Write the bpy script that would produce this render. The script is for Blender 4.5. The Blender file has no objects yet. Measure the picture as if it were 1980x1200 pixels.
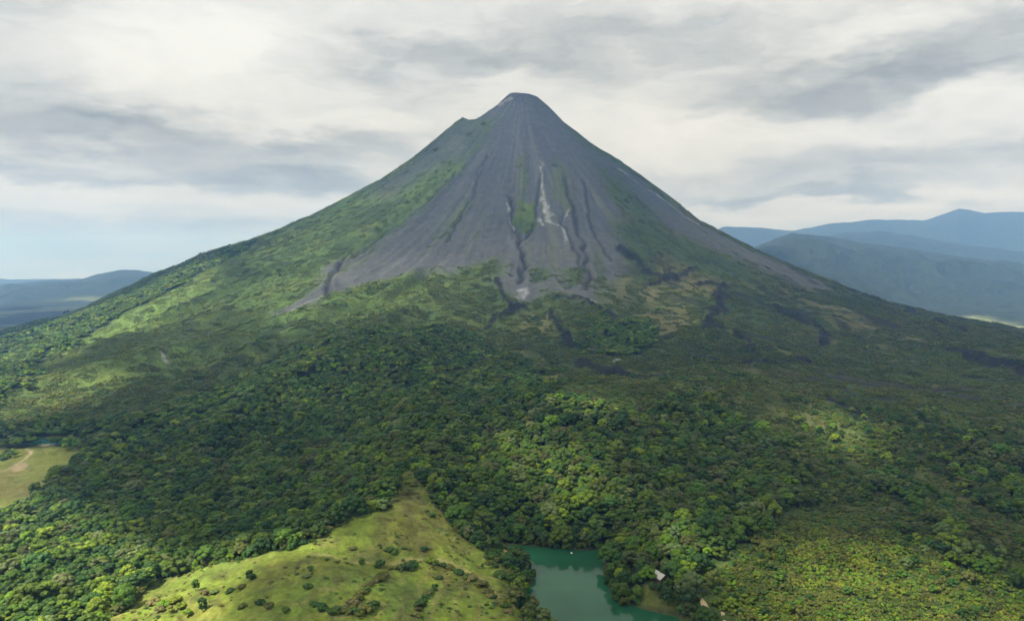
import bpy, math, random
import numpy as np
from mathutils import Vector

random.seed(7)
rng = np.random.default_rng(7)
SC = bpy.context.scene
COL = SC.collection
R = math.radians

# ------------------------------------------------------------------ camera
FPX, PW, PH = 1496.0, 1980.0, 1200.0
CAM = np.array([0.0, 0.0, 240.0])
TILT = math.atan(80.0 / FPX)
cam_d = bpy.data.cameras.new("camera")
cam = bpy.data.objects.new("camera", cam_d)
COL.objects.link(cam)
cam.location = CAM
cam.rotation_euler = (R(90) - TILT, 0, 0)
cam_d.sensor_width = 36.0
cam_d.lens = 36.0 * FPX / PW
cam_d.clip_start = 1.0
cam_d.clip_end = 90000.0
SC.camera = cam

# ------------------------------------------------------------------ sun, exposure
SUN_EL, SUN_AZ = R(52), R(-128)           # azimuth clockwise from +Y: high, behind the left shoulder
SUN = np.array([math.sin(SUN_AZ) * math.cos(SUN_EL), math.cos(SUN_AZ) * math.cos(SUN_EL), math.sin(SUN_EL)])
sun_d = bpy.data.lights.new("sun", 'SUN')
sun_d.energy = 5.0
sun_d.angle = R(0.5)
sun_d.color = (1.0, 0.955, 0.86)
sun_o = bpy.data.objects.new("sun", sun_d)
COL.objects.link(sun_o)
sun_o.rotation_euler = Vector(SUN).to_track_quat('Z', 'Y').to_euler()
vs = SC.view_settings
vs.view_transform, vs.look, vs.gamma, vs.exposure = 'Standard', 'None', 1.0, 1.45
vs.use_curve_mapping = False
SC.cycles.use_denoising = True
SC.cycles.max_bounces = 8
SC.cycles.transparent_max_bounces = 12
SC.cycles.volume_bounces = 3
SC.cycles.sample_clamp_indirect = 6.0


class NT:
    """small helper to write node trees"""
    def __init__(self, tree):
        self.t = tree

    def n(self, kind, **kw):
        nd = self.t.nodes.new(kind)
        for k, v in kw.items():
            setattr(nd, k, v)
        return nd

    def put(self, sock, v):
        if isinstance(v, bpy.types.NodeSocket):
            self.t.links.new(v, sock)
        elif v is not None:
            sock.default_value = v

    def math(self, op, a, b=None, c=None, clamp=False):
        nd = self.n('ShaderNodeMath', operation=op, use_clamp=clamp)
        for i, v in enumerate((a, b, c)):
            if v is not None:
                self.put(nd.inputs[i], v)
        return nd.outputs[0]

    def vec(self, op, a, b=None):
        nd = self.n('ShaderNodeVectorMath', operation=op)
        self.put(nd.inputs[0], a)
        if b is not None:
            self.put(nd.inputs[3] if op == 'SCALE' else nd.inputs[1], b)
        return nd.outputs['Value'] if op in ('LENGTH', 'DOT_PRODUCT', 'DISTANCE') else nd.outputs[0]

    def noise(self, v, scale, detail=4, rough=0.5, dist=0.0, col=False):
        nd = self.n('ShaderNodeTexNoise')
        self.put(nd.inputs['Vector'], v)
        nd.inputs['Scale'].default_value = scale
        nd.inputs['Detail'].default_value = detail
        nd.inputs['Roughness'].default_value = rough
        nd.inputs['Distortion'].default_value = dist
        return nd.outputs['Color'] if col else nd.outputs['Fac']

    def ramp(self, v, a, b, lo=0.0, hi=1.0, smooth=True):
        nd = self.n('ShaderNodeMapRange', interpolation_type='SMOOTHSTEP' if smooth else 'LINEAR')
        for i, x in enumerate((v, a, b, lo, hi)):
            self.put(nd.inputs[i], x)
        return nd.outputs[0]

    def mix(self, f, a, b, blend='MIX'):
        nd = self.n('ShaderNodeMix', data_type='RGBA', blend_type=blend)
        self.put(nd.inputs[0], f)
        self.put(nd.inputs[6], a)
        self.put(nd.inputs[7], b)
        return nd.outputs[2]


def ray(px, py):
    c, s = math.cos(TILT), math.sin(TILT)
    x, y = (np.asarray(px, float) - 990) / FPX, (600 - np.asarray(py, float)) / FPX
    d = np.stack([x, c + s * y, c * y - s], -1)
    return d / np.linalg.norm(d, axis=-1, keepdims=True)


# ------------------------------------------------------------------ sky: daylight seen through a broken, streaky overcast
world = bpy.data.worlds.new("World")
SC.world = world
world.use_nodes = True
wt = NT(world.node_tree)
world.node_tree.nodes.clear()
w_out = wt.n('ShaderNodeOutputWorld')
w_bg = wt.n('ShaderNodeBackground')
w_bg.inputs['Strength'].default_value = 0.1
wt.t.links.new(w_bg.outputs[0], w_out.inputs['Surface'])
sky = wt.n('ShaderNodeTexSky', sky_type='NISHITA', sun_disc=False)
sky.sun_elevation, sky.sun_rotation = SUN_EL, SUN_AZ
tc = wt.n('ShaderNodeTexCoord')
dvec = wt.vec('NORMALIZE', tc.outputs['Generated'])
sep = wt.n('ShaderNodeSeparateXYZ')
wt.put(sep.inputs[0], dvec)
dx, dy, dz = sep.outputs
az = wt.math('ARCTAN2', dx, dy)
el = wt.math('ARCSINE', dz)
# cloud sheet seen in perspective: direction divided by its height
hz = wt.math('ADD', wt.math('MAXIMUM', dz, 0.0), 0.10)
cmb = wt.n('ShaderNodeCombineXYZ')
wt.put(cmb.inputs[0], wt.math('DIVIDE', dx, hz))
wt.put(cmb.inputs[1], wt.math('DIVIDE', dy, hz))
plane = cmb.outputs[0]
str_v = wt.vec('MULTIPLY', plane, (0.55, 1.0, 1.0))
n_big = wt.noise(str_v, 0.75, 5, 0.52, 0.5)
n_fine = wt.noise(str_v, 2.4, 9, 0.60, 0.6)
cmb2 = wt.n('ShaderNodeCombineXYZ')
wt.put(cmb2.inputs[0], az)
wt.put(cmb2.inputs[1], el)
ang = cmb2.outputs[0]
warp = wt.noise(wt.vec('MULTIPLY', ang, (3.0, 9.0, 1.0)), 2.2, 9, 0.62, 0.0, col=True)
warp = wt.vec('MULTIPLY', wt.vec('SUBTRACT', warp, (0.5, 0.5, 0.5)), (0.26, 0.12, 0.0))
angw = wt.vec('ADD', ang, warp)
# the masses of cloud over the mountain, as (centre, half-size, lighter/darker)
MASS = [
    (60, 50, 190, 90, -.12), (270, 90, 330, 120, .13), (60, 210, 260, 75, -.20), (330, 275, 330, 60, -.26),
    (590, 345, 260, 42, -.34), (680, 280, 230, 38, -.20), (120, 330, 260, 22, -.20), (480, 190, 260, 60, .06),
    (800, 120, 330, 60, -.22), (1040, 90, 300, 70, -.14), (700, 215, 180, 30, .08), (1250, 95, 260, 70, -.13),
    (1420, 60, 240, 60, -.10), (1700, 55, 150, 36, .14), (1890, 70, 180, 70, -.20), (1640, 160, 360, 52, -.30),
    (1270, 230, 200, 90, .12), (1900, 205, 170, 48, .15), (1480, 260, 260, 40, .04), (1650, 325, 420, 36, -.16),
    (1560, 374, 330, 20, -.26), (1700, 405, 420, 22, .10), (130, 362, 260, 22, .08), (180, 400, 420, 26, .04), (60, 480, 800, 75, -.26), (330, 90, 200, 60, .06), (500, 60, 130, 40, .08),
]
lum = wt.math('MULTIPLY_ADD', wt.math('SUBTRACT', n_big, 0.5), 0.46, 0.78)
lum = wt.math('MULTIPLY_ADD', wt.math('SUBTRACT', n_fine, 0.5), 0.26, lum)
n_puff = wt.noise(wt.vec('MULTIPLY', angw, (5.0, 13.0, 1.0)), 2.6, 8, 0.62, 0.3)
lum = wt.math('MULTIPLY_ADD', wt.math('SUBTRACT', n_puff, 0.5), 0.50, lum)
for cx, cy, rx, ry, amp in MASS:
    d = ray(cx, cy)
    a0, e0 = math.atan2(d[0], d[1]), math.asin(d[2])
    q = wt.vec('SUBTRACT', angw, (a0, e0, 0))
    q = wt.vec('MULTIPLY', q, (FPX / rx, FPX / ry, 0))
    f = wt.ramp(wt.vec('LENGTH', q), 1.15, 0.25, 0.0, amp)
    lum = wt.math('ADD', lum, f)
lum = wt.math('MINIMUM', wt.math('MAXIMUM', lum, 0.22), 1.0)
cloud_c = wt.n('ShaderNodeValToRGB')
cr = cloud_c.color_ramp
cr.elements[0].position, cr.elements[0].color = 0.2, (0.200, 0.217, 0.216, 1)
cr.elements[1].position, cr.elements[1].color = 1.0, (0.735, 0.738, 0.715, 1)
e = cr.elements.new(0.55); e.color = (0.425, 0.442, 0.43, 1)
e = cr.elements.new(0.80); e.color = (0.625, 0.63, 0.61, 1)
wt.put(cloud_c.inputs[0], lum)
cloud_r = wt.vec('SCALE', cloud_c.outputs[0], 5.0)
gap = wt.ramp(n_fine, 0.60, 0.80, 0.0, 0.30)
w_col = wt.mix(gap, cloud_r, sky.outputs[0])
wt.put(w_bg.inputs['Color'], w_col)

# ------------------------------------------------------------------ noise
_tab = np.random.default_rng(11).random((8, 256, 256))


def vn(x, y, seed=0):
    t = _tab[seed % 8]
    o = seed * 17.31
    x, y = x + o, y - o * 1.7
    xi, yi = np.floor(x).astype(np.int64), np.floor(y).astype(np.int64)
    fx, fy = x - xi, y - yi
    fx, fy = fx * fx * fx * (fx * (fx * 6 - 15) + 10), fy * fy * fy * (fy * (fy * 6 - 15) + 10)
    a, b, c, d = t[xi & 255, yi & 255], t[(xi + 1) & 255, yi & 255], t[xi & 255, (yi + 1) & 255], t[(xi + 1) & 255, (yi + 1) & 255]
    return (a + (b - a) * fx) * (1 - fy) + (c + (d - c) * fx) * fy


def fbm(x, y, size, octaves=4, seed=0, gain=0.5):
    s, amp, tot, f = 0.0, 1.0, 0.0, 1.0 / size
    for k in range(octaves):
        s = s + amp * (vn(x * f, y * f, seed + k * 3) * 2 - 1)
        tot += amp
        amp *= gain
        f *= 2.03
    return s / tot


def ridged(x, y, size, octaves=4, seed=0):
    s, amp, tot, f = 0.0, 1.0, 0.0, 1.0 / size
    for k in range(octaves):
        s = s + amp * (1 - np.abs(vn(x * f, y * f, seed + k * 3) * 2 - 1) * 2)
        tot += amp
        amp *= 0.5
        f *= 2.03
    return s / tot


def sst(x, a, b):
    t = np.clip((x - a) / (b - a), 0, 1)
    return t * t * (3 - 2 * t)


# ------------------------------------------------------------------ terrain heights
CX, CY = 47.0, 3500.0
PROF_L = np.array([(0, 1012), (58, 1017), (117, 965), (187, 916), (225, 895), (269, 913), (300, 891), (351, 843), (491, 720), (632, 618), (725, 568), (913, 464), (1100, 373),
                   (1357, 274), (1591, 157), (1755, 66), (1895, 16), (2129, -62), (2363, -104), (3000, -106), (4000, -100), (40000, -100)], float)
PROF_R = np.array([(0, 1012), (70, 1006), (117, 962), (187, 889), (328, 775), (445, 704), (562, 620), (679, 531), (796, 431), (913, 370), (1030, 304), (1147, 251), (1287, 192),
                   (1498, 98), (1732, 33), (1966, -25), (2270, -80), (3000, -90), (4000, -85), (40000, -85)], float)
PROF_F = np.array([(0, 1012), (60, 1012), (120, 958), (190, 897), (300, 812), (450, 698), (600, 588), (750, 488), (900, 396), (1050, 314), (1200, 245),
                   (1400, 170), (1600, 120), (1800, 88), (2000, 68), (2200, 54), (2400, 42), (2600, 28), (2800, 11), (3000, 4), (3300, 1), (40000, 0)], float)

# far ranges: silhouettes as (pixel x, pixel y) with the distance of the crest and the half-widths of the range
RANGES = [
    (7800, 1700, 1500, [(1150, 560), (1380, 505), (1480, 470), (1530, 452), (1600, 459), (1700, 474), (1800, 489), (1900, 505), (1980, 516), (2200, 540), (2500, 560)], 40),
    (10200, 1400, 1400, [(1150, 540), (1500, 490), (1620, 452), (1700, 446), (1760, 454), (1830, 468), (1980, 488), (2200, 480), (2500, 500)], 35),
    (13600, 1700, 2800, [(1100, 520), (1300, 460), (1395, 436), (1450, 438), (1530, 447), (1600, 432), (1680, 425), (1780, 424), (1850, 403), (1900, 412), (1980, 406), (2200, 420), (2500, 470)], 30),
    (9600, 1300, 2200, [(-500, 552), (-200, 556), (0, 556), (80, 548), (120, 545), (160, 541), (190, 530), (230, 522), (270, 523), (400, 540), (600, 560)], 25),
    (14500, 1000, 1500, [(-500, 541), (0, 540), (200, 538), (500, 543)], 20),
]
BUMPS = [  # x, y, sx, sy, height
    (75, 1030, 190, 110, 34), (-210, 1750, 230, 260, 22), (-600, 930, 330, 240, -34), (330, 610, 170, 110, 22),
    (420, 1150, 240, 180, 12), (-330, 1250, 240, 160, 10), (150, 620, 70, 60, 5),
]
PASTURE_RIDGE = [(-108, 815), (-112, 740), (-130, 640), (-150, 560), (-140, 480), (-120, 380)]


def seg_dist(x, y, pts):
    best = np.full(np.shape(x), 1e9)
    for (x0, y0), (x1, y1) in zip(pts[:-1], pts[1:]):
        ex, ey = x1 - x0, y1 - y0
        t = np.clip(((x - x0) * ex + (y - y0) * ey) / (ex * ex + ey * ey + 1e-9), 0, 1)
        best = np.minimum(best, np.hypot(x - x0 - t * ex, y - y0 - t * ey))
    return best


def poly_sd(x, y, poly):
    """signed distance in plan, negative inside"""
    d = seg_dist(x, y, list(poly) + [poly[0]])
    ins = np.zeros(np.shape(x), bool)
    n = len(poly)
    for i in range(n):
        (x0, y0), (x1, y1) = poly[i], poly[(i + 1) % n]
        if y0 == y1:
            continue
        ins ^= ((y0 > y) != (y1 > y)) & (x < (x1 - x0) * (y - y0) / (y1 - y0) + x0)
    return np.where(ins, -d, d)


def h_base(x, y):
    x, y = np.asarray(x, float), np.asarray(y, float)
    ddx, ddy = x - CX, y - CY
    r = np.hypot(ddx, ddy)
    a = np.arctan2(ddx, -ddy)                       # 0 towards the camera, + to the right
    wob = 1 + 0.03 * fbm(np.cos(a) * 3, np.sin(a) * 3, 1.0, 3, 2) * sst(r, 80, 500)
    rr = r * wob
    zf, zl, zr = (np.interp(rr, p[:, 0], p[:, 1]) for p in (PROF_F, PROF_L, PROF_R))
    zl = np.where(np.abs(np.abs(a) - R(90)) < R(14), zl, zl - 0) - 22 * sst(np.abs(np.abs(a) - R(90)), R(5), R(16)) * np.exp(-((r - 272) / 40) ** 2)
    side = np.where(a < 0, zl, zr)
    s = np.abs(np.sin(a)) ** 1.5
    s = np.where(np.cos(a) < 0, 1.0, s)
    sb = sst(a, -0.6, 0.6)                          # behind and near the axis the two sides meet smoothly
    back = zl * (1 - sb) + zr * sb
    z = zf * (1 - s) + side * s
    z = np.where(np.cos(a) < 0, np.where(np.abs(a) > 2.5, 0.5 * (zl + zr) + (side - 0.5 * (zl + zr)) * sst(np.abs(a), math.pi, 2.5), side), z)
    d = np.hypot(x, y)
    # erosion running down the cone
    af = a * 9.0
    up = sst(r, 150, 700) * (1 - sst(r, 1900, 2700))
    rill = ridged(af * 1.0 + 0.25 * fbm(x, y, 260, 3, 5), r / 900.0, 1.0, 3, 4)
    z = z + rill * up * (4 + 12 * sst(r, 700, 1500))
    rill2 = ridged(a * 30 + 0.5 * fbm(x, y, 120, 3, 1), r / 500.0, 1.0, 3, 6)
    z = z + rill2 * sst(r, 120, 400) * (1 - sst(r, 1300, 2300)) * 4.5
    rill3 = ridged(a * 75 + 0.8 * fbm(x, y, 70, 3, 2), r / 260.0, 1.0, 2, 1)
    z = z + rill3 * sst(r, 200, 500) * (1 - sst(r, 1100, 1600)) * 2.2
    spur = ridged(a * 5.5 + 0.35 * fbm(x, y, 420, 3, 6), r / 1500.0, 1.0, 3, 2)
    z = z + 25 * spur * sst(r, 1250, 1700) * (1 - sst(r, 2550, 2950)) * (np.cos(a) > -.2)
    mid = sst(r, 900, 1500)
    z = z + fbm(x, y, 330, 5, 3) * 23 * mid * sst(d, 500, 1100) * (1 - 0.5 * sst(d, 5000, 7000))
    z = z + fbm(x, y, 75, 4, 7) * (2.2 + 2.0 * mid * sst(d, 700, 1300)) * sst(r, 60, 200)
    for bx, by, sx, sy, hh in BUMPS:
        z = z + hh * np.exp(-((x - bx) / sx) ** 2 - ((y - by) / sy) ** 2)
    dp = seg_dist(x, y, PASTURE_RIDGE)
    z = z + 30 * np.exp(-(dp / 85.0) ** 2) * sst(y, 330, 520)
    z = z + fbm(x, y, 24, 3, 1) * 1.5 * sst(r, 90, 200) * (1 - sst(r, 1500, 1700)) - (x - CX) * .05 * (1 - sst(r, 60, 130))
    # far ranges
    ppx = 990 + FPX * x / np.maximum(y, 1.0)
    dd = y
    front = y > 2500
    if np.any(front):
        for k, (dc, wn, wf, sil, amp) in enumerate(RANGES):
            sil = np.array(sil, float)
            row = np.interp(ppx, sil[:, 0], sil[:, 1])
            hc = CAM[2] + (520 - row) / FPX * dc
            u = dd - dc + 260 * fbm(x, y, 1800, 3, k)
            fall = np.exp(-(np.where(u < 0, u / wn, u / wf)) ** 2)
            edge = sst(ppx, 1080, 1420) if k < 3 else (1 - sst(ppx, 420, 800))
            # spurs and valleys on the flanks, none on the crest
            er = ridged(x, y, 900, 5, 2 + k) * amp * 4.5 * (fall * (1 - fall)) * 4
            zk = (hc + 95) * fall * edge + er * edge + fbm(x, y, 260, 4, k) * amp * 0.55 * fall * edge - 95
            z = np.where(front & (zk > z - 30), np.maximum(z, zk), z)
    return z


def unproj(px, py, hf=h_base, tmin=250, tmax=14000, n=2600):
    """where the camera's line of sight meets the ground"""
    P = np.stack([np.atleast_1d(np.asarray(px, float)), np.atleast_1d(np.asarray(py, float))], -1)
    out = np.zeros((len(P), 3))
    t = np.geomspace(tmin, tmax, n)
    for i, (a, b) in enumerate(P):
        for _ in range(60):
            dr = ray(a, b)
            q = CAM + t[:, None] * dr
            hit = np.nonzero(q[:, 2] < hf(q[:, 0], q[:, 1]))[0]
            if len(hit):
                j = hit[0]
                out[i] = q[j]
                out[i, 2] = hf(q[j:j + 1, 0], q[j:j + 1, 1])[0]
                break
            b += 3
    return out


def plan(pts, z=None):
    pts = np.array(pts, float)
    if z is not None:
        dr = ray(pts[:, 0], pts[:, 1])
        t = (z - CAM[2]) / dr[:, 2]
        q = CAM + t[:, None] * dr
    else:
        q = unproj(pts[:, 0], pts[:, 1])
    return [tuple(v) for v in q[:, :2]]


LAGOON = plan([(972, 1050), (1062, 1059), (1165, 1066), (1172, 1100), (1178, 1150), (1195, 1168), (1300, 1186), (1345, 1204), (1395, 1240), (1430, 1300), (1420, 1420),
               (1200, 1420), (1120, 1320), (1078, 1235), (1050, 1200), (1025, 1176), (1012, 1158), (1012, 1138), (1030, 1122), (1026, 1098), (1006, 1082), (984, 1068)], 0.0)
POND_Z = -7.0
POND = plan([(-30, 853), (60, 848), (110, 846), (165, 850), (150, 857), (100, 859), (20, 859), (-30, 858)], POND_Z)


def h(x, y):
    z = h_base(x, y)
    x, y = np.asarray(x, float), np.asarray(y, float)
    near = (np.abs(x) < 1400) & (y < 1700) & (y > 100)
    if np.any(near):
        xs, ys, zs = x[near], y[near], z[near]
        sd = poly_sd(xs, ys, LAGOON) + 5 * fbm(xs, ys, 30, 3, 1)
        zs = np.where(sd < 0, np.maximum(-5, sd * 0.35), np.minimum(zs + (np.maximum(zs, 0.6) - zs) * (1 - sst(sd, 25, 110)), 0.15 + sd * 0.42))
        sd = poly_sd(xs, ys, POND) + 3 * fbm(xs, ys, 25, 3, 2)
        zs = np.where(sd < 0, POND_Z + np.maximum(-3, sd * 0.3), zs + (POND_Z + 0.5 + 0.01 * sd - zs) * (1 - sst(sd, 0, 50)))
        z = z.copy()
        z[near] = zs
    return z


# ------------------------------------------------------------------ plan-view map of what covers the ground
def P_(*pts):
    return plan(pts)


Z_ASH = P_((985, 192), (940, 258), (880, 335), (800, 415), (705, 485), (640, 515), (590, 570), (540, 602), (600, 590), (650, 568), (740, 540), (840, 522), (945, 502),
           (955, 545), (985, 585), (1030, 588), (1060, 558), (1110, 575), (1160, 588), (1190, 540), (1215, 480), (1200, 420), (1170, 350), (1130, 290), (1090, 240), (1040, 194))
Z_ASH_R = P_((1085, 240), (1150, 292), (1250, 357), (1350, 432), (1450, 482), (1520, 515), (1620, 560), (1560, 560), (1450, 510), (1380, 480), (1310, 450), (1240, 390), (1180, 340), (1130, 300))
Z_ASH_L = P_((930, 238), (893, 236), (860, 262), (800, 310), (720, 362), (760, 372), (830, 330), (900, 300), (940, 258))
Z_PAST = P_((768, 902), (815, 905), (838, 960), (870, 1000), (925, 1050), (985, 1095), (1012, 1130), (1010, 1175), (1040, 1230), (1040, 1400), (0, 1400), (160, 1222), (280, 1142),
            (322, 1112), (415, 1088), (545, 1062), (590, 1050), (640, 1010), (720, 985), (745, 945))
Z_FIELD = P_((-80, 874), (60, 876), (140, 870), (142, 895), (118, 918), (85, 955), (42, 985), (-10, 1002), (-80, 1010))
Z_BANK = P_((948, 1022), (965, 1022), (990, 1040), (992, 1050), (965, 1050), (950, 1040))
Z_CLEAR = P_((940, 1016), (992, 1018), (998, 1048), (990, 1074), (972, 1076), (946, 1050))
Z_TAN = [P_((1250, 565), (1330, 530), (1400, 545), (1345, 600), (1335, 650), (1265, 655), (1225, 610)), P_((1560, 580), (1650, 600), (1700, 640), (1600, 640)), P_((1180, 500), (1215, 510), (1230, 580), (1190, 600)),
         P_((1050, 590), (1075, 610), (1060, 660), (1030, 640)), P_((900, 650), (1000, 680), (1080, 730), (1060, 745), (960, 690)), P_((1000, 600), (1030, 610), (1010, 650), (985, 640))]
Z_YARD = P_((1285, 1102), (1305, 1112), (1302, 1140), (1330, 1150), (1325, 1178), (1255, 1172), (1250, 1150), (1270, 1125))
Z_FOR = [P_((-150, 835), (0, 832), (150, 815), (300, 800), (450, 742), (560, 690), (650, 652), (800, 640), (900, 650), (1000, 700), (1080, 760), (1220, 790), (1330, 760), (1450, 810),
            (1530, 870), (1560, 950), (1500, 1030), (1400, 1090), (1400, 1185), (1330, 1230), (1420, 1400), (-200, 1400)),
         P_((-100, 680), (0, 635), (100, 622), (200, 588), (330, 523), (430, 482), (490, 470), (440, 502), (330, 562), (250, 605), (150, 655), (80, 695), (0, 770), (-100, 800)),
         P_((1120, 648), (1190, 628), (1262, 622), (1245, 680), (1180, 692), (1120, 675)),
         P_((1890, 850), (2000, 870), (2100, 1000), (1980, 1010), (1890, 930)),
         P_((1680, 900), (1790, 960), (1900, 1060), (2060, 1150), (2060, 1240), (1960, 1180), (1800, 1050), (1690, 960))]
Z_STRIP = P_((-100, 861), (40, 861), (130, 861), (150, 864), (132, 869), (60, 873), (-100, 872))
LAVA = [(P_((1350, 553), (1400, 556), (1392, 590), (1365, 640)), 26), (P_((1400, 556), (1480, 592), (1540, 615)), 13), (P_((1540, 612), (1585, 640), (1602, 668)), 16),
        (P_((1205, 480), (1260, 530), (1300, 540)), 22), (P_((1250, 560), (1320, 535), (1350, 520)), 12), (P_((1000, 590), (965, 612), (935, 640)), 16), (P_((1062, 605), (1085, 640), (1100, 668)), 14),
        (P_((1085, 575), (1130, 580), (1180, 612)), 15), (P_((1120, 700), (1180, 725), (1260, 735)), 20), (P_((1560, 760), (1640, 790), (1690, 815)), 14), (P_((1640, 560), (1760, 600), (1860, 640)), 24),
        (P_((1420, 640), (1450, 670), (1470, 700)), 9), (P_((1330, 690), (1450, 705), (1560, 700)), 8), (P_((1840, 680), (1980, 720)), 30), (P_((960, 540), (975, 570), (985, 600)), 10)]
GULLY = [(P_((985, 380), (990, 425), (1003, 460), (1015, 490), (1012, 520), (1005, 548)), 6, 9), (P_((1046, 330), (1036, 390), (1040, 425), (1020, 455), (1008, 468)), 4, 8),
         (P_((1095, 340), (1102, 380), (1108, 410), (1120, 445), (1132, 485), (1137, 530), (1130, 562)), 6, 9), (P_((1085, 420), (1095, 450), (1115, 490), (1127, 522)), 4, 7),
         (P_((845, 352), (800, 395), (760, 430), (720, 460), (680, 490), (642, 530), (628, 572)), 6, 9), (P_((880, 335), (820, 395), (742, 455), (662, 512)), 4, 7),
         (P_((1130, 350), (1140, 420), (1152, 460), (1182, 505)), 4, 7), (P_((1200, 400), (1230, 450), (1290, 520)), 5, 7), (P_((940, 300), (915, 380), (880, 440)), 4, 4),
         (P_((1230, 380), (1290, 440), (1340, 500), (1400, 540)), 5, 7), (P_((905, 395), (885, 430), (862, 465)), 4, 5), (P_((830, 528), (780, 560), (745, 590), (690, 598)), 14, 14),
         (P_((500, 700), (560, 660), (640, 620)), 18, 12), (P_((300, 740), (420, 690), (560, 620)), 16, 8)]
PALE = [(P_((1045, 308), (1046, 350), (1050, 388)), 5), (P_((1046, 385), (1055, 400), (1062, 425)), 15), (P_((1062, 425), (1085, 440), (1100, 470)), 9), (P_((1040, 420), (1050, 435)), 9),
        (P_((978, 395), (985, 420), (992, 440)), 6), (P_((1195, 325), (1245, 362), (1300, 398), (1350, 432)), 10), (P_((1098, 405), (1088, 425)), 5),
        (P_((1008, 560), (1010, 578)), 16), (P_((1130, 575), (1150, 585)), 10), (P_((1192, 697), (1236, 688)), 12), (P_((312, 684), (318, 696), (326, 712)), 6),
        (P_((332, 676), (312, 686)), 5), (P_((640, 572), (560, 602)), 8)]
VEG = [(P_((1000, 384), (1036, 396), (1040, 432), (1012, 456), (992, 432)), 1.0), (P_((1075, 300), (1100, 330), (1110, 400), (1090, 420), (1065, 360)), .5), (P_((1002, 300), (1018, 300), (1020, 380), (1000, 380)), .45),
       (P_((890, 398), (915, 395), (890, 430), (860, 462), (866, 430)), .6), (P_((1200, 330), (1260, 420), (1330, 520), (1280, 540), (1210, 440), (1170, 350)), .45), (P_((1090, 515), (1125, 520), (1125, 550), (1095, 555)), .8),
       (P_((1150, 470), (1175, 520), (1168, 580), (1145, 560)), .5), (P_((1030, 515), (1060, 520), (1058, 545), (1025, 545)), .8)]
ROAD = [P_((-60, 930), (0, 912), (25, 902), (45, 890), (62, 879), (50, 873))]
BARE = P_((22, 902), (48, 892), (57, 897), (45, 908), (24, 911))
TRACK = P_((1352, 1152), (1362, 1168), (1376, 1186), (1392, 1205), (1415, 1235))
TRACK2 = P_((1400, 1205), (1398, 1186), (1390, 1178))
FENCE_TRACK = P_((600, 1076), (680, 1084), (760, 1086), (850, 1086), (890, 1098), (930, 1125), (965, 1155), (990, 1180))


def TERR(x, y, z):
    """small steps trodden along the slope by cattle"""
    q = (z + 1.6 * fbm(x, y, 30, 3, 2)) / 2.6
    return .42 * (np.abs((q - np.floor(q)) * 2 - 1) - .5) * sst(fbm(x, y, 55, 3, 6), -.35, .15)


def warp_xy(x, y, size, amp, seed):
    return x + amp * fbm(x, y, size, 3, seed), y + amp * fbm(x, y, size, 3, seed + 2)


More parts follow.
